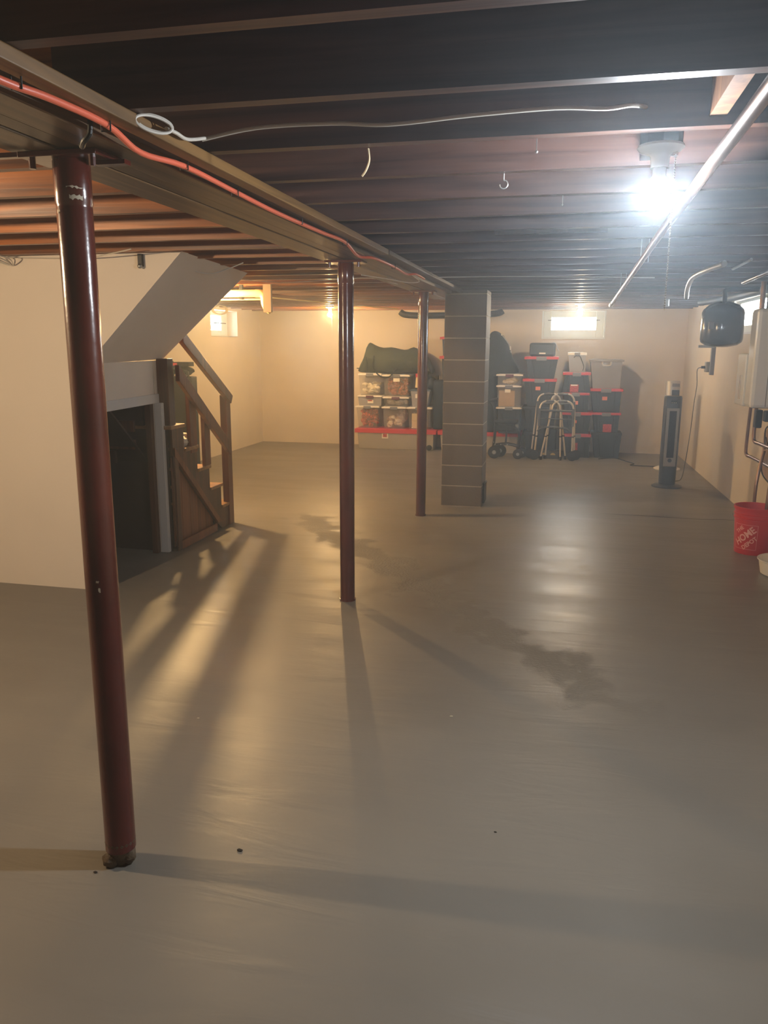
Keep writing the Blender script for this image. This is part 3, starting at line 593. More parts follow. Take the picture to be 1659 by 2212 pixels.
# ------------------------------------------------------------------ storage bins along the far wall
def tote(key, L, label, body='tote', lid='redlid', clip='greyclip', depth=0.42, zb=None, ztop=None, group=None, stick=None, name='storage_tote'):
    Y, lx0, lx1, lz0, lz1, t0, t1, b0, b1, bz = L
    if zb is not None: bz = zb
    if ztop is not None: lz1 = ztop
    lz1 = max(lz1, lz0+0.022)
    t = root(name, ((lx0+lx1)/2, Y+depth/2, bz), label, 'bin', group)
    m = MB(); w_ = 0.008; dy = 0.03
    bx0, bx1 = min(b0, b1), max(b0, b1)
    O = [((bx0, Y+dy), (bx1, Y+dy), (bx1, Y+depth-dy), (bx0, Y+depth-dy)), ((t0, Y+0.012), (t1, Y+0.012), (t1, Y+depth-0.012), (t0, Y+depth-0.012))]
    vs = [(*p, bz) for p in O[0]]+[(*p, lz0+0.004) for p in O[1]]
    inn = [(bx0+w_, Y+dy+w_), (bx1-w_, Y+dy+w_), (bx1-w_, Y+depth-dy-w_), (bx0+w_, Y+depth-dy-w_)]; int_ = [(t0+w_, Y+0.012+w_), (t1-w_, Y+0.012+w_), (t1-w_, Y+depth-0.012-w_), (t0+w_, Y+depth-0.012-w_)]
    vs += [(*p, bz+w_) for p in inn]+[(*p, lz0+0.004) for p in int_]
    fs = [(3, 2, 1, 0)]+[(i, (i+1) % 4, 4+(i+1) % 4, 4+i) for i in range(4)]+[(8, 9, 10, 11)]+[(12+i, 12+(i+1) % 4, 8+(i+1) % 4, 8+i) for i in range(4)]+[(4+i, 4+(i+1) % 4, 12+(i+1) % 4, 12+i) for i in range(4)]
    if body in ('clear', 'milky'):  # thin-walled: one outer skin
        fs = fs[:5]; vs = vs[:8]
    m.add(vs, fs)
    if body in ('tote',):
        for q in (0.2, 0.8):
            xc0 = bx0+(bx1-bx0)*q; xc1 = t0+(t1-t0)*q
            m.add([(xc0-0.012, Y+dy-0.004, bz+0.02), (xc0+0.012, Y+dy-0.004, bz+0.02), (xc1+0.012, Y+0.008, lz0-0.01), (xc1-0.012, Y+0.008, lz0-0.01), (xc0-0.012, Y+dy+0.004, bz+0.02), (xc0+0.012, Y+dy+0.004, bz+0.02), (xc1+0.012, Y+0.02, lz0-0.01), (xc1-0.012, Y+0.02, lz0-0.01)],
                  [(0, 1, 2, 3), (0, 4, 5, 1), (1, 5, 6, 2), (3, 2, 6, 7), (0, 3, 7, 4)])
    m.build('body', body, t, bevel=0.006 if body not in ('clear', 'milky') else 0)
    if lid:
        m = MB(); m.box(lx0, lx1, Y, Y+depth, lz0, lz1-0.004); m.box(lx0+0.03, lx1-0.03, Y+0.03, Y+depth-0.03, lz1-0.006, lz1)
        m.build('lid', lid, t, bevel=0.008)
        if clip:
            wd = (lx1-lx0)*0.15; xc = (lx0+lx1)/2
            MB().box(xc-wd, xc+wd, Y-0.008, Y+0.012, lz0-0.018, lz1-0.002).build('latch', clip, t, bevel=0.004)
    if stick:
        for (mt, x0, x1, z0, z1) in stick:
            f = (0.5*(z0+z1)-bz)/max(lz0-bz, 0.01); yy = Y+dy-(dy-0.012)*f-0.008
            MB().box(x0, x1, yy, yy+0.003, z0, z1).build('label_sticker', mt, t)
    return t
G1, G2 = 'clear bins with white lids on the long left bin', 'charcoal totes with red lids by the far wall'
tote('bin1', (11.72,-3.117,-1.854,0.245,0.31,-3.073,-1.895,-3.059,-1.905,0), 'long pale bin with a red lid on the floor under the clear bins', 'palegrey', 'redlid', None, 0.46, stick=[('label', -2.69, -2.59, 0.165, 0.24), ('labelred', -2.672, -2.61, 0.185, 0.236)])
MB().lathe([(0.0, 0), (0.02, 0.0), (0.045, 0.01), (0.045, 0.03), (0.0, 0.03)], 0, 0, 20)
m = MB(); m.cyl((-1.955, 11.70, 0.045), (-1.955, 11.73, 0.045), 0.042, 20); m.build('bin_wheel', 'wheel', label='small black wheel at the right end of the long left bin', cat='wheel')
tote('bin2', (11.72,-1.83,-0.60,0.245,0.31,-1.79,-0.64,-1.77,-0.66,0), 'long pale bin with a red lid on the floor behind the block pier', 'palegrey', 'redlid', None, 0.46)
tote('a', (11.78,-3.124,-2.745,0.623,0.65,-3.102,-2.760,-3.074,-2.788,0.31), 'clear bin of orange foliage at the lower left of the stack', 'clear', 'whitelid', zb=0.31)
tote('b', (11.78,-2.709,-2.329,0.617,0.645,-2.687,-2.343,-2.664,-2.361,0.31), 'clear bin of pink and cream cloths in the middle of the lowest row', 'clear', 'whitelid', zb=0.31)
tote('c', (11.78,-2.322,-1.932,0.617,0.645,-2.300,-1.953,-2.275,-1.969,0.31), 'clear bin holding cream boxes behind the far red post', 'clear', 'whitelid', zb=0.31)
tote('d', (11.78,-3.087,-2.702,0.785,0.809,-3.080,-2.709,-3.065,-2.723,0.65), 'shallow frosted bin with a purple latch above the orange foliage bin', 'milky', 'whitelid', 'purpleclip', zb=0.65, stick=[('label', -2.93, -2.84, 0.69, 0.74), ('labelred', -2.925, -2.86, 0.722, 0.739)])
tote('e', (11.78,-2.695,-2.287,0.768,0.795,-2.681,-2.308,-2.658,-2.321,0.645), 'shallow clear bin of cream cloth with a purple latch in the middle column', 'clear', 'whitelid', 'purpleclip', zb=0.645)
tote('f', (11.78,-2.28,-1.955,0.885,0.91,-2.262,-1.97,-2.235,-2.017,0.645), 'frosted brown-purple bin with a blue lid behind the far red post', 'milky', 'bluelid', None, zb=0.645, stick=[('label', -2.19, -2.13, 0.78, 0.84)])
tote('g', (11.78,-3.079,-2.711,1.110,1.141,-3.064,-2.725,-3.043,-2.746,0.809), 'clear bin of white flowers under the left end of the duffel', 'clear', 'whitelid', zb=0.809)
tote('h', (11.78,-2.703,-2.277,1.097,1.125,-2.682,-2.298,-2.666,-2.309,0.795), 'clear bin of tan and rust garlands under the middle of the duffel', 'clear', 'whitelid', zb=0.795, stick=[('label', -2.53, -2.43, 1.02, 1.075)])
zc_ = 0.31
for i, (zl, zt, lab) in enumerate([(0.643, 0.69, 'lowest charcoal tote of the column hidden by the pier'), (1.003, 1.05, 'second charcoal tote from the floor bin in the column hidden by the pier'), (1.365, 1.41, 'charcoal tote with a red lid peeking out left of the pier, second from top'), (1.645, 1.684, 'topmost charcoal tote with a red lid peeking out left of the pier')]):
    sh = 0.06 if i < 2 else 0
    tote('ch', (11.7, -1.818+sh, -1.26+sh, zl, zt, -1.785+sh, -1.288+sh, -1.77+sh, -1.30+sh, zc_), lab, group=G2, zb=zc_, lid='redlid' if i > 1 else 'tote'); zc_ = zt
tote('l', (11.55,-0.960,-0.591,0.665,0.690,-0.940,-0.610,-0.915,-0.613,0.31), 'dark tote with white latches directly above the red lid behind the rollator', 'tote', 'whitelid', depth=0.4, zb=0.31, name='storage_tote', stick=[('greybin', -0.93, -0.80, 0.40, 0.445), ('greybin', -0.745, -0.63, 0.40, 0.445)])
tote('k', (11.55,-0.965,-0.604,0.976,1.002,-0.951,-0.616,-0.928,-0.618,0.690), 'clear bin with a cardboard sheet inside, right of the pier', 'clear', 'whitelid', zb=0.690, stick=[('label', -0.84, -0.76, 0.90, 0.945)])
tote('j', (11.55,-0.970,-0.590,1.134,1.160,-0.949,-0.609,-0.932,-0.617,1.002), 'shallow clear bin with a purple latch right of the pier', 'clear', 'whitelid', 'purpleclip', zb=1.002)
tote('s', (11.45,-0.559,-0.081,0.319,0.359,-0.538,-0.092,-0.492,-0.115,0), 'charcoal tote on the floor behind the left side of the walkers', lid='tote', clip=None, group=G2, zb=0)
tote('r', (11.45,-0.574,-0.098,0.681,0.720,-0.553,-0.109,-0.507,-0.132,0.359), 'charcoal tote with a dark lid behind the tops of the walkers', lid='tote', clip=None, group=G2, zb=0.359)
tote('q', (11.45,-0.589,-0.116,1.065,1.103,-0.568,-0.127,-0.515,-0.175,0.720), 'charcoal tote with red lid and salmon sticker directly under the tote carrying the black case', group=G2, zb=0.72, stick=[('sticker', -0.405, -0.338, 0.945, 0.995)])
tote('p', (11.45,-0.576,-0.106,1.373,1.411,-0.555,-0.117,-0.505,-0.161,1.103), 'charcoal tote with a red lid carrying the black case', group=G2, zb=1.103)
tote('w', (11.5,-0.009,0.392,0.296,0.340,0.019,0.382,0.053,0.379,0), 'charcoal tote with a red lid on the floor right of the walkers', group=G2, zb=0, stick=[('labelred', 0.14, 0.215, 0.08, 0.21)])
tote('v', (11.5,-0.050,0.388,0.604,0.643,-0.022,0.365,0.017,0.354,0.340), 'charcoal tote with a red lid second from the floor right of the walkers', group=G2, zb=0.340, stick=[('sticker', 0.13, 0.185, 0.49, 0.53)])
tote('u', (11.5,-0.038,0.341,0.883,0.916,-0.017,0.330,0.008,0.331,0.643), 'charcoal tote with a salmon sticker third from the floor right of the walkers', group=G2, zb=0.643, stick=[('sticker', 0.13, 0.19, 0.75, 0.80)])
tote('t', (11.5,-0.039,0.344,1.160,1.198,0.0,0.31,-0.045,0.355,0.916), 'charcoal tote with a red and white label under the small clear cable bin', group=G2, zb=0.916, stick=[('labelred', 0.068, 0.185, 0.925, 1.03), ('label', 0.08, 0.17, 1.01, 1.028)])
tote('cab', (11.5,0.017,0.273,1.434,1.472,0.025,0.263,0.050,0.263,1.198), 'small clear bin of cables on the second stack from the right', 'milky', 'whitelid', 'greyclip', depth=0.3, zb=1.198)
tote('z', (11.55,0.393,0.815,0.329,0.362,0.408,0.811,0.458,0.787,0), 'open charcoal tub on the floor at the right end of the row', 'tote', 'tote', None, group=G2, zb=0)
tote('y', (11.55,0.385,0.785,0.610,0.642,0.405,0.765,0.444,0.755,0.362), 'charcoal tote with a red picture label above the open tub', group=G2, zb=0.362, stick=[('labelred', 0.548, 0.665, 0.37, 0.48)])
tote('x', (11.55,0.333,0.794,0.938,0.977,0.354,0.772,0.403,0.760,0.642), 'charcoal tote with a red lid and salmon sticker under the taupe bin', group=G2, zb=0.642, stick=[('sticker', 0.515, 0.585, 0.815, 0.865)])
t = tote('grey', (11.55,0.317,0.781,1.345,1.378,0.331,0.759,0.377,0.751,0.977), 'taupe grey bin with an arched lid on top of the right stack', 'greybin', 'greybin', None, zb=0.977)
MB().tube([(0.49, 11.54, 1.345), (0.50, 11.535, 1.30), (0.56, 11.535, 1.295), (0.60, 11.535, 1.30), (0.61, 11.54, 1.345)], 0.012).build('handle', 'palegrey', t, smooth=True)

# contents of the clear bins
def heap(name, mt, x0, x1, z0, z1, n, r, label, cat, Y=11.82, dy=0.3, kind=None):
    m = MB()
    for i in range(n):
        x = random.uniform(x0, x1); z = random.uniform(z0, z1); y = random.uniform(Y, Y+dy); q = r*random.uniform(0.7, 1.3)
        m.ball((x, y, z), q, q*random.uniform(0.6, 1), q*random.uniform(0.5, 1), n=7, m_=5, lump=0.3)
    return m.build(name, mt, label=label, cat=cat, kind=kind)
heap('artificial_foliage', 'flowero', -3.04, -2.81, 0.345, 0.585, 110, 0.028, 'orange and brown artificial foliage in the lower left clear bin', 'foliage', Y=11.84, dy=0.2, kind='stuff')
heap('artificial_flowers', 'flowerw', -3.0, -2.78, 0.85, 0.98, 40, 0.035, 'white artificial flowers heaped in the upper left clear bin', 'flowers', Y=11.84, dy=0.2, kind='stuff')
heap('garland', 'flowerb', -2.63, -2.34, 0.83, 1.06, 110, 0.026, 'tan and rust artificial garlands in the upper middle clear bin', 'garland', Y=11.84, dy=0.2, kind='stuff')
heap('folded_cloth', 'cloth2', -2.62, -2.40, 0.42, 0.55, 7, 0.07, 'pale pink cloths in the lower middle clear bin', 'cloth', Y=11.9, dy=0.1)
heap('folded_towel', 'cloth', -2.60, -2.42, 0.36, 0.47, 8, 0.05, 'rumpled cream towels at the bottom of the lower middle clear bin', 'towel', Y=11.86, dy=0.05)
heap('rumpled_linen', 'cloth', -2.62, -2.36, 0.68, 0.73, 12, 0.05, 'cream linen in the shallow middle clear bin', 'cloth', Y=11.86, dy=0.1)
heap('paper_bundle', 'cream', -0.88, -0.68, 1.04, 1.08, 8, 0.05, 'cream packing paper in the shallow clear bin right of the pier', 'paper', Y=11.64, dy=0.1)
for (z0, z1, lab) in [(0.32, 0.43, 'lower cream box inside the clear bin behind the far post'), (0.432, 0.545, 'upper cream box inside the clear bin behind the far post')]:
    MB().box(-2.25, -2.03, 11.84, 12.02, z0, z1).build('cream_box', 'cream', label=lab, cat='box', bevel=0.003)
MB().box(-0.925, -0.70, 11.595, 11.615, 0.70, 0.925).build('cardboard_sheet', 'brown', label='cardboard sheet upright inside the clear bin right of the pier', cat='cardboard')
m = MB().tube([(0.10, 11.49, 1.40), (0.13, 11.488, 1.43), (0.18, 11.488, 1.42), (0.21, 11.49, 1.36), (0.24, 11.492, 1.28), (0.23, 11.495, 1.22)], 0.006)
m.build('dark_cable', 'blackcable', smooth=True, label='dark cable pressed against the front of the small clear bin', cat='cable')
# jar with red lid on the blue lidded bin
t = root('white_jar', (-2.15, 11.85, 0.91), 'white jar with a red lid on the blue lidded bin', 'jar')
MB().lathe([(0.055, 0.935), (0.045, 1.0), (0.045, 1.06), (0.04, 1.09)], -2.15, 11.85, 20).build('body', 'cream', t, smooth=True)
MB().lathe([(0.05, 1.09), (0.05, 1.14), (0.0, 1.14)], -2.15, 11.85, 20).build('lid', 'redlid', t)
MB().lathe([(0.055, 0.91), (0.055, 0.935)], -2.15, 11.85, 20).build('foot', 'black', t)

# green duffel bag: a lumpy long sack with pinched corners
def duffel():
    t = root('duffel_bag', (-2.58, 11.95, 1.14), 'large slumped olive green duffel bag on top of the clear bins', 'bag')
    top = [(-3.10, 1.20), (-3.06, 1.30), (-2.99, 1.42), (-2.975, 1.55), (-2.93, 1.62), (-2.87, 1.57), (-2.72, 1.515), (-2.6, 1.545), (-2.45, 1.50), (-2.33, 1.485), (-2.25, 1.555), (-2.16, 1.48), (-2.08, 1.44), (-2.02, 1.36), (-1.97, 1.22), (-1.95, 1.16)]
    vs = []; fs = []; n = 14
    for i, (x, zt) in enumerate(top):
        zb = 1.142; h = zt-zb; sh = 0.0 if i in (0, len(top)-1) else 1.0
        for k in range(n):
            a = 2*PI*k/n; yy = 11.98+(0.20 if i not in (0, 1, len(top)-1) else 0.12)*math.cos(a)*(1-0.35*max(0, math.sin(a)))
            s_ = math.sin(a); zz = zb+h*(0.5+0.5*math.copysign(abs(s_)**0.7, s_))
            fold = 0.035*math.sin(i*1.9+k*1.3)+0.02*math.sin(i*3.1-k*0.9)
            vs.append((x+random.uniform(-0.02, 0.02), yy+fold*sh, max(zb, zz+random.uniform(-0.012, 0.012)*sh)))
    for i in range(len(top)-1):
        for k in range(n): fs.append((i*n+k, i*n+(k+1) % n, (i+1)*n+(k+1) % n, (i+1)*n+k))
    fs.append(tuple(range(n-1, -1, -1))); fs.append(tuple((len(top)-1)*n+k for k in range(n)))
    MB().add(vs, fs).build('bag_body', 'greenfab', t, smooth=True, sub=1)
    m = MB(); m.tube([(-2.83, 11.78, 1.40), (-2.84, 11.755, 1.25), (-2.80, 11.75, 1.17), (-2.72, 11.75, 1.10), (-2.62, 11.75, 1.08), (-2.55, 11.75, 1.12), (-2.48, 11.765, 1.22)], 0.010)
    m.tube([(-2.95, 11.80, 1.38), (-2.93, 11.765, 1.28), (-2.93, 11.76, 1.17)], 0.009)
    m.build('strap', 'blackfab', t, smooth=True)
    MB().box(-3.135, -3.09, 11.93, 11.95, 1.20, 1.215).build('zip_pull', 'blackfab', t)
duffel()
m = MB(); m.ball((-2.08, 11.98, 1.03), 0.12, 0.12, 0.11, lump=0.06); m.ball((-1.98, 11.98, 1.0), 0.09, 0.1, 0.09, lump=0.06)
m.build('black_pouch', 'blackfab', smooth=True, label='soft black pouch hanging between the duffel and the blue lidded bin', cat='bag')
# dark upright bags left of the pier
t = root('upright_case', (-1.84, 11.96, 0.31), 'dark upright case standing on the red lid left of the pier', 'case')
MB().box(-1.935, -1.775, 11.86, 12.1, 0.31, 1.05).build('body', 'blackfab', t, bevel=0.03)
MB().box(-1.905, -1.86, 11.9, 11.95, 1.05, 1.12).build('handle', 'black', t, bevel=0.01)
# tall black travel bag right of the pier
def tallbag():
    t = root('travel_bag', (-0.98, 11.8, 0.31), 'tall black travel bag bulging out right of the pier', 'bag')
    prof = [(0.31, -1.16, -0.97), (0.6, -1.17, -0.97), (0.9, -1.17, -0.975), (1.12, -1.17, -0.975), (1.17, -1.17, -0.66), (1.22, -1.17, -0.68), (1.35, -1.17, -0.75), (1.5, -1.16, -0.81), (1.62, -1.14, -0.86), (1.70, -1.12, -0.91), (1.75, -1.08, -0.98), (1.765, -1.04, -1.02)]
    vs = []; fs = []; n = 16
    for (z, a0, a1) in prof:
        for k in range(n):
            a = 2*PI*k/n; c_, s_ = math.cos(a), math.sin(a)
            vs.append(((a0+a1)/2+(a1-a0)/2*math.copysign(abs(c_)**0.6, c_)+random.uniform(-0.006, 0.006), 11.88+0.17*math.copysign(abs(s_)**0.7, s_)*(1 if z < 1.7 else 0.6), z))
    for i in range(len(prof)-1):
        for k in range(n): fs.append((i*n+k, i*n+(k+1) % n, (i+1)*n+(k+1) % n, (i+1)*n+k))
    fs.append(tuple(range(n-1, -1, -1))); fs.append(tuple((len(prof)-1)*n+k for k in range(n)))
    MB().add(vs, fs).build('bag_body', 'blackfab', t, smooth=True)
    m = MB(); m.tube([(-0.93, 11.72, 1.72), (-0.91, 11.70, 1.70), (-0.80, 11.70, 1.55), (-0.78, 11.70, 1.46)], 0.008); m.build('zip', 'steel', t)
    m = MB(); m.box(-0.93, -0.915, 11.69, 11.70, 1.70, 1.72); m.box(-0.80, -0.785, 11.69, 11.70, 1.50, 1.55); m.build('buckle', 'whitelid', t)
tallbag()
t = root('hard_case', (-0.33, 11.6, 1.411), 'small black carrying case on the left red-lidded stack', 'case')
MB().box(-0.515, -0.155, 11.55, 11.72, 1.411, 1.60).build('body', 'black', t, bevel=0.03)
MB().box(-0.38, -0.29, 11.545, 11.55, 1.445, 1.465).build('name_plate', 'label', t)
m = MB(); m.tube([(-0.20, 11.54, 1.605), (-0.16, 11.54, 1.595), (-0.145, 11.54, 1.56), (-0.13, 11.54, 1.52), (-0.11, 11.53, 1.49)], 0.005); m.build('strap_hook', 'steel', t)

# ------------------------------------------------------------------ walkers, rollator, vacuum
def walker(label, Y, zt, frames, wheels, tips, bars):
    t = root('folding_walker', (-0.12, Y, 0), label, 'walker')
    for (xb0, zb0, xt0, xt1, xb1, zb1) in frames:
        pts = [(xb0, Y, zb0), (xt0, Y, zt-0.14), (xt0+0.02, Y, zt-0.05), (xt0+0.085, Y, zt), (xt1-0.085, Y, zt), (xt1-0.02, Y, zt-0.05), (xt1, Y, zt-0.14), (xb1, Y, zb1)]
        o = MB().tube(pts[:2], 0.013, 12, False).tube(pts[1:7], 0.013, 12).tube(pts[6:], 0.013, 12, False).build('side_frame', 'alu', t, smooth=True)
        MB().tube([(xt0+0.09, Y, zt), (xt1-0.09, Y, zt)], 0.018, 12, False).build('hand_grip', 'fan', o, smooth=True)
        for (xa, za, xb) in ((xb0, zb0, xt0), (xb1, zb1, xt1)):
            z = 0.33; f = (z-za)/(zt-0.14-za); xx = xa+(xb-xa)*f; MB().cyl((xx, Y, z-0.009), (xx, Y, z+0.009), 0.0175, 12).build('collar', 'wheel', o)
    a, b = bars
    MB().tube([(a, Y-0.018, zt-0.125), (b, Y-0.018, zt-0.13)], 0.013, 10, False).build('cross_bar', 'fan', t, smooth=True)
    MB().tube([(a, Y-0.018, zt-0.235), (b, Y-0.018, zt-0.245)], 0.006, 8, False).build('cross_bar', 'fan', t, smooth=True)
    MB().tube([(a-0.02, Y-0.018, 0.40), (a+0.05, Y-0.018, 0.45), (a+0.2, Y-0.018, 0.46), (b-0.09, Y-0.018, 0.44), (b-0.02, Y-0.018, 0.39)], 0.009).build('cross_bar', 'fan', t, smooth=True)
    for x in wheels:
        w_ = MB().cyl((x, Y-0.037, 0.068), (x, Y-0.010, 0.068), 0.068, 28).build('wheel', 'wheel', t)
        MB().cyl((x, Y-0.042, 0.068), (x, Y-0.038, 0.068), 0.036, 20).build('hub', 'black', w_)
    for x in tips: MB().cyl((x, Y, 0), (x, Y, 0.05), 0.018, 12).build('rubber_tip', 'wheel', t)
    for x in (a, b): MB().box(x-0.016, x+0.016, Y-0.03, Y-0.012, zt-0.34, zt-0.10).build('hinge_bracket', 'fan', t, bevel=0.004)
walker('folded aluminium walker with small wheels, the nearer and lower of two', 11.17, 0.815, [(-0.369, 0.1, -0.33, -0.045, -0.018, 0.05), (-0.285, 0.04, -0.165, 0.133, 0.138, 0.1)], (-0.375, 0.14), (-0.018, -0.285), (-0.328, 0.128))
walker('folded aluminium walker with small wheels, the farther and taller of two', 11.29, 0.905, [(-0.417, 0.1, -0.367, -0.05, 0.05, 0.04), (-0.226, 0.04, -0.18, 0.140, 0.17, 0.1)], (-0.43, 0.19), (0.05, -0.226), (-0.36, 0.135))
t = root('upright_vacuum', (-0.165, 11.36, 0), 'low black upright appliance with two gold marks between the walker legs', 'appliance')
MB().box(-0.26, -0.08, 11.33, 11.42, 0.11, 0.42).build('body', 'black', t, bevel=0.02)
MB().box(-0.32, -0.03, 11.29, 11.42, 0.0, 0.11).build('base', 'fan', t, bevel=0.015)
for x in (-0.24, -0.12):
    MB().prism([(x+0.035*math.cos(a), 0.055+0.03*math.sin(a)) for a in [i*PI/8 for i in range(9)]], 'Y', 11.282, 11.29).build('gold_mark', 'gold', t)
def rollator():
    t = root('rollator', (-0.80, 11.25, 0), 'black wheeled rollator with a seat parked right of the pier', 'rollator')
    for (x, y, r) in ((-0.93, 11.15, 0.088), (-0.86, 11.33, 0.088), (-0.60, 11.15, 0.07), (-0.55, 11.33, 0.07)):
        w_ = MB(); w_.cyl((x-0.0, y-0.018, r), (x, y+0.018, r), r, 30); w_ = w_.build('wheel', 'wheel', t, bevel=0.006)
        MB().cyl((x, y-0.022, r), (x, y+0.022, r), r*0.32, 16).build('hub', 'steel', w_)
    m = MB()
    for y in (11.16, 11.34):
        m.tube([(-0.95, y, 0.17), (-0.93, y, 0.5), (-0.97, y, 0.72), (-1.02, y, 0.80)], 0.013); m.tube([(-0.60, y, 0.14), (-0.62, y, 0.4), (-0.90, y, 0.50)], 0.012)
        m.tube([(-0.93, y, 0.18), (-0.75, y, 0.2), (-0.58, y, 0.16)], 0.010); m.tube([(-0.78, y, 0.2), (-0.77, y, 0.42)], 0.008)
    m.tube([(-0.95, 11.16, 0.5), (-0.95, 11.34, 0.5)], 0.01, 8, False); m.build('frame', 'black', t, smooth=True)
    MB().box(-0.95, -0.62, 11.14, 11.36, 0.50, 0.54).build('seat', 'blackfab', t, bevel=0.012)
    MB().box(-0.93, -0.66, 11.16, 11.34, 0.38, 0.50).build('under_seat_bag', 'blackfab', t, bevel=0.02)
    for y in (11.16, 11.34): MB().tube([(-1.02, y, 0.80), (-0.92, y, 0.83)], 0.018, 10, False).build('hand_grip', 'wheel', t, smooth=True)
    m = MB()
    for (x, z) in ((-0.94, 0.23), (-0.92, 0.2), (-0.75, 0.2), (-0.84, 0.2)): m.ball((x, 11.14, z), 0.008, n=8, m_=5)
    m.build('bolt', 'steel', t)
rollator()

# ------------------------------------------------------------------ tower fans
def tower(x, y, h, wd, dp, rz, label, name, body, face, base, lean=0.0):
    t = root(name, (x, y, 0), label, 'fan')
    m = MB(); n = 28
    rect = lambda sc, z: [(wd/2*sc*math.copysign(abs(math.cos(a))**0.7, math.cos(a)), dp/2*sc*math.copysign(abs(math.sin(a))**0.7, math.sin(a)), z) for a in [2*PI*k/n for k in range(n)]]
    zs = [(0.92, 0.03), (0.95, 0.1), (1, 0.3), (1, h-0.02), (0.94, h)]
    vs = []; fs = []
    for (sc, z) in zs: vs += rect(sc, z)
    for i in range(len(zs)-1):
        for k in range(n): fs.append((i*n+k, i*n+(k+1) % n, (i+1)*n+(k+1) % n, (i+1)*n+k))
    fs += [tuple(range(n-1, -1, -1)), tuple((len(zs)-1)*n+k for k in range(n))]
    m.add(vs, fs)
    def place(mb): mb.v = [(p[0]+x, p[1]+y, p[2]) for p in mb.v]; return mb
    place(m).build('body', body, t, smooth=True)
    place(MB().lathe([(0.165, 0.0), (0.165, 0.012), (0.12, 0.03), (0.0, 0.034)], 0, 0, 36)).build('base', base, t, smooth=True)
    return t, place
t, pl = tower(1.18, 9.34, 1.02, 0.19, 0.17, 0, 'dark grey tower fan with a silver front, the nearer tower', 'tower_fan', 'fan', 'silver', 'fan')
pl(MB().box(-0.065, 0.065, -0.094, -0.08, 0.24, 0.89)).build('front_panel', 'silver', t, bevel=0.006)
pl(MB().box(-0.038, 0.038, -0.098, -0.09, 0.34, 0.86)).build('grille', 'grille', t, bevel=0.003)
pl(MB().cyl((0, -0.1, 0.31), (0, -0.09, 0.31), 0.022, 20)).build('dial', 'black', t)
pl(MB().box(-0.03, 0.035, -0.094, -0.086, 0.94, 0.975)).build('control_pad', 'black', t, bevel=0.003)
m = MB()
for q in (-0.02, 0.0, 0.02): m.cyl((q, -0.098, 0.95), (q, -0.093, 0.95), 0.005, 8)
pl(m).build('button_row', 'label', t); FAN = t
t, pl = tower(1.34, 10.72, 1.13, 0.17, 0.17, 0, 'taller pale tower heater standing behind the dark tower fan', 'tower_heater', 'silver', 'silver', 'whitelid')
pl(MB().box(-0.02, 0.07, -0.094, -0.08, 0.3, 1.02)).build('grille', 'grille', t, bevel=0.004)
pl(MB().box(-0.02, 0.07, -0.092, -0.08, 1.06, 1.10)).build('control_pad', 'greyclip', t, bevel=0.004)
MB().tube([(0.51, 11.42, 0.006), (0.63, 11.52, 0.006), (0.75, 11.55, 0.006), (0.88, 11.25, 0.006), (0.96, 11.05, 0.006), (0.90, 10.9, 0.006), (1.05, 10.88, 0.006), (1.24, 10.86, 0.006)], 0.006, 6).build('power_cord', 'blackcable', t, smooth=True)
# outlet, strut and cord on the right wall
t = root('power_outlet', (1.67, 10.2, 1.25), 'grey outlet box with a plug and conduit below the black tank', 'outlet')
MB().box(1.655, xr(10.1), 10.05, 10.12, 1.23, 1.62).build('conduit_strip', 'greyclip', t)
MB().box(1.62, xr(10.2), 10.13, 10.25, 1.26, 1.38).build('box', 'steel', t, bevel=0.006)
MB().box(1.58, 1.62, 10.2, 10.24, 1.30, 1.33).build('plug', 'black', t)
MB().tube([(1.585, 10.22, 1.315), (1.55, 10.3, 1.28), (1.56, 10.3, 1.1), (1.53, 10.2, 0.9), (1.50, 10.1, 0.55), (1.45, 9.95, 0.2), (1.40, 9.8, 0.03), (1.30, 9.5, 0.04), (1.20, 9.44, 0.05)], 0.005, 6).build('power_cord', 'blackcable', FAN, smooth=True)

# ------------------------------------------------------------------ pressure tank
t = root('pressure_tank', (1.27, 7.35, 1.58), 'round blue-black pressure tank hanging below the ceiling at right', 'tank')
tx, ty_ = 1.285, 7.4; R_ = 0.172
MB().lathe([(0.0, 1.935), (0.06, 1.93), (0.12, 1.905), (0.16, 1.868), (R_, 1.84), (R_, 1.62), (0.165, 1.595), (0.13, 1.57), (0.06, 1.555), (0.0, 1.553)], tx, ty_, 48).build('shell', 'tank', t, smooth=True)
MB().cyl((tx, ty_, 1.93), (tx, ty_, 2.0), 0.02, 14).build('neck', 'black', t)
MB().box(tx-0.13, tx-0.09, ty_-0.149, ty_-0.125, 1.70, 1.76).build('data_plate', 'greyclip', t)
MB().box(tx-0.18, tx-0.05, ty_-0.02, ty_+0.02, 1.548, 1.57).build('bracket', 'steel', t)
pipe([(tx, ty_, 2.0), (tx, ty_, 2.02), (tx+0.05, ty_, 2.03), (1.55, ty_, 2.03)], 0.02, 'black', 'short black pipe carrying the round tank')

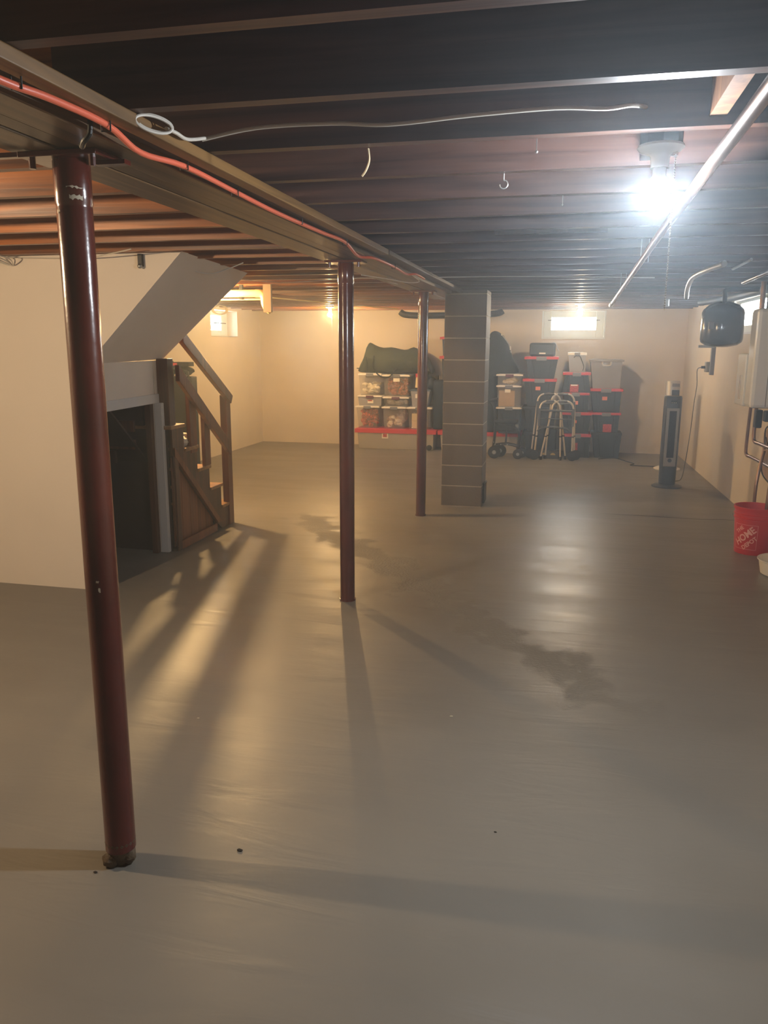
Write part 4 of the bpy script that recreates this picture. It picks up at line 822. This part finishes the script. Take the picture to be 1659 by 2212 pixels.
# ------------------------------------------------------------------ water heater
t = root('water_heater', (1.6, 7.05, 1.07), 'white wall mounted tankless water heater cabinet at the right edge', 'water heater')
hx0, hy0, hy1 = 1.475, 6.98, 7.22
MB().box(hx0, xr(7.1)-0.001, hy0, hy1, 1.065, 1.86).build('cabinet', 'heater', t, bevel=0.03)
MB().box(hx0+0.115, hx0+0.12, hy0-0.003, hy0, 1.08, 1.85).build('seam', 'greyclip', t)
MB().cyl((hx0+0.04, hy0+0.1, 1.86), (hx0+0.04, hy0+0.1, 2.07), 0.02, 14).build('flue_pipe', 'copper', t, smooth=True)
MB().cyl((hx0+0.10, hy0+0.1, 1.86), (hx0+0.10, hy0+0.1, 2.07), 0.026, 14).build('flue_pipe', 'greyclip', t, smooth=True)
t = root('control_box', (1.6, 7.4, 1.07), 'lower white control box with a vertical slot beside the water heater', 'box')
MB().box(1.465, xr(7.4)-0.001, 7.225, 7.55, 1.065, 1.50).build('body', 'heater', t, bevel=0.012)
MB().box(1.458, 1.466, 7.34, 7.37, 1.12, 1.32).build('vent_slot', 'black', t)
MB().box(1.455, 1.466, 7.325, 7.34, 1.12, 1.32).build('slot_trim', 'whitelid', t)
# pipes under the heater
pipe([(1.58, 7.42, 1.065), (1.58, 7.45, 0.70), (1.585, 7.42, 0.63), (1.60, 7.3, 0.625), (1.61, 6.9, 0.625), (1.62, 6.3, 0.625)], 0.014, 'copper', 'lower copper pipe bending forward under the water heater')
pipe([(1.56, 7.12, 1.065), (1.56, 7.12, 0.84), (1.565, 7.08, 0.785), (1.58, 6.95, 0.78), (1.60, 6.5, 0.78)], 0.015, 'copper', 'upper copper pipe bending forward under the water heater')
t = root('pipe_valve', (1.57, 7.02, 0.8), 'black valve body on the upper pipe under the water heater', 'valve')
MB().box(1.545, 1.60, 7.05, 7.12, 0.90, 1.05).build('body', 'black', t, bevel=0.01); MB().box(1.59, 1.64, 6.95, 7.02, 0.96, 1.05).build('elbow', 'black', t, bevel=0.012)
MB().box(1.575, 1.62, 6.60, 6.66, 0.74, 0.80).build('cap', 'black', t, bevel=0.012)
pipe([(1.545, 6.66, 0.76), (1.50, 6.60, 0.5), (1.50, 6.58, 0.16)], 0.013, 'copper', 'left drain tube ending inside the red bucket')
pipe([(1.60, 6.50, 0.76), (1.555, 6.42, 0.5), (1.545, 6.40, 0.17)], 0.014, 'copper', 'right drain tube ending inside the red bucket')
yb0 = 7.55
m = MB().prism([(yb0, 0.50), (yb0-0.35, 0.42), (yb0-1.1, 0.30), (yb0-1.1, 0.98), (yb0-0.1, 1.0), (yb0-0.13, 0.86), (yb0-0.02, 0.82)], 'X', xr(7)-0.022, xr(7)-0.003)
m.build('backing_board', 'oldboard', label='raw weathered board on the wall behind the heater pipes', cat='board', bevel=0.002)
m = MB(); m.tube([(1.62, 6.95, 0.74), (1.60, 6.92, 0.90), (1.62, 6.8, 0.95), (1.63, 6.6, 0.93)], 0.006); m.tube([(1.60, 6.95, 0.70), (1.60, 6.9, 0.56), (1.62, 6.75, 0.50), (1.64, 6.6, 0.49)], 0.006); m.tube([(1.61, 6.92, 0.84), (1.62, 6.85, 0.78), (1.62, 6.7, 0.88)], 0.005)
m.build('gas_hose_loop', 'blackcable', smooth=True, label='black cable looping around the pipes under the heater', cat='cable')

# ------------------------------------------------------------------ bucket with print, basin
bx_, by_ = 1.475, 6.42; rb, rt, hb = 0.128, 0.15, 0.365
t = root('bucket', (bx_, by_, 0), 'red plastic bucket with a pale diagonal store print by the right wall', 'bucket')
def rad(z): return rb+(rt-rb)*z/hb
MB().lathe([(0.0, 0.0), (rb-0.003, 0.0), (rb, 0.004), (rad(0.27), 0.27), (rad(0.27)+0.006, 0.273), (rad(0.28)+0.006, 0.281), (rad(0.285), 0.284), (rad(0.30), 0.30), (rad(0.30)+0.006, 0.303), (rad(0.31)+0.006, 0.311), (rad(0.315), 0.314), (rad(0.33), 0.335), (rt+0.006, 0.345), (rt+0.006, hb), (rt-0.002, hb), (rt-0.006, 0.34), (rb-0.005, 0.006), (0.0, 0.006)], bx_, by_, 56).build('shell', 'bucket', t, smooth=True)
m = MB(); a0 = math.atan2(-by_, -bx_)
m.tube([(bx_+(rt+0.012)*math.cos(a0+a), by_+(rt+0.012)*math.sin(a0+a), 0.30-0.12*math.cos(a)) for a in [(-1.5+i*0.3) for i in range(11)]], 0.0025, 6)
# (handle hangs behind the bucket towards the wall)
m.v = [(2*bx_-p[0], 2*by_-p[1], p[2]) for p in m.v]; m.build('bail_handle', 'steel', t)
def on_bucket(u, v, off=0.0015):   # u = metres to the right round the shell, v = height
    a = a0-0.42+u/0.14; r = rad(v)+off
    return (bx_+r*math.cos(a), by_+r*math.sin(a), v)
mk = MB(); th = 0.0016; hw = 0.088; v0, v1 = 0.045, 0.235
def strip(p, q, wdt, n=14):
    dx_, dz_ = q[0]-p[0], q[1]-p[1]; l_ = math.hypot(dx_, dz_); nx, nz = -dz_/l_*wdt/2, dx_/l_*wdt/2
    vs = []
    for i in range(n+1):
        f = i/n; cx_, cz_ = p[0]+dx_*f, p[1]+dz_*f
        vs += [on_bucket(cx_+nx, cz_+nz), on_bucket(cx_-nx, cz_-nz)]
    mk.add(vs, [(2*i, 2*i+1, 2*i+3, 2*i+2) for i in range(n)])
strip((-hw, v0), (hw, v0), 0.0022); strip((-hw, v1), (hw, v1), 0.0022); strip((-hw, v0), (-hw, v1), 0.0022); strip((hw, v0), (hw, v1), 0.0022)
def word(txt, size, cx_, cz_, ang, sx=1.0):
    cu = bpy.data.curves.new('lettering', 'FONT'); cu.body = txt; cu.size = size; cu.align_x = 'CENTER'; cu.align_y = 'CENTER'; cu.offset = size*0.028; cu.resolution_u = 3
    ob = bpy.data.objects.new('lettering', cu); C.objects.link(ob); bpy.context.view_layer.update()
    me = bpy.data.meshes.new_from_object(ob); ca, sa = math.cos(ang), math.sin(ang)
    vs = [on_bucket(cx_+(v.co.x*sx*ca-v.co.y*sa), cz_+(v.co.x*sx*sa+v.co.y*ca)) for v in me.vertices]
    mk.add(vs, [tuple(p.vertices) for p in me.polygons])
    bpy.data.objects.remove(ob); bpy.data.curves.remove(cu); bpy.data.meshes.remove(me)
A_ = math.radians(42)
word('THE', 0.040, -0.044, 0.192, A_); word('HOME', 0.072, -0.002, 0.144, A_, 0.92); word('DEPOT', 0.044, 0.035, 0.094, A_, 0.98)
mk.build('printed_mark', 'print', t)
t = root('basin', (1.57, 5.80, 0), 'shallow white plastic basin in front of the red bucket', 'basin')
MB().lathe([(0.0, 0.0), (0.15, 0.0), (0.165, 0.006), (0.182, 0.095), (0.192, 0.102), (0.192, 0.108), (0.178, 0.104), (0.16, 0.012), (0.0, 0.008)], 1.57, 5.80, 48).build('shell', 'whitelid', t, smooth=True)

# ------------------------------------------------------------------ grit on the floor
for (x, y, r, mt, lab) in [(-1.453, 2.857, 0.006, 'dust', 'pale speck on the floor left of the middle post shadow'), (-0.405, 3.122, 0.007, 'dust', 'pale speck on the floor right of the middle post'), (-0.925, 2.057, 0.010, 'dirt', 'dark chip on the floor right of the nearest post'),
                        (-1.307, 1.86, 0.007, 'dirt', 'dark crumb at the foot of the nearest post'), (-0.15, 2.337, 0.005, 'dirt', 'dark crumb on the open floor at centre')]:
    MB().ball((x, y, r*0.3), r, r*0.6, r*0.35, n=8, m_=5, lump=0.2).build('floor_crumb', mt, label=lab, cat='crumb')

# ------------------------------------------------------------------ thin mist volume added in place of lens glare
GLARE_HAZE = 0.024
if GLARE_HAZE:
    m = bpy.data.materials.new('glare_haze'); m.use_nodes = True; nt = m.node_tree
    nt.nodes.remove(nt.nodes['Principled BSDF']); v = nt.nodes.new('ShaderNodeVolumeScatter')
    v.inputs['Color'].default_value = (0.82, 0.92, 1.0, 1); v.inputs['Density'].default_value = GLARE_HAZE; v.inputs['Anisotropy'].default_value = 0.7
    nt.links.new(v.outputs[0], nt.nodes['Material Output'].inputs['Volume'])
    MB().box(XL-0.1, 2.2, YN-0.1, YF+0.09, -0.05, ZS+0.04).build('veil_haze', m, label='thin mist volume added to stand in for lens glare', cat='veil_haze', kind='stuff')
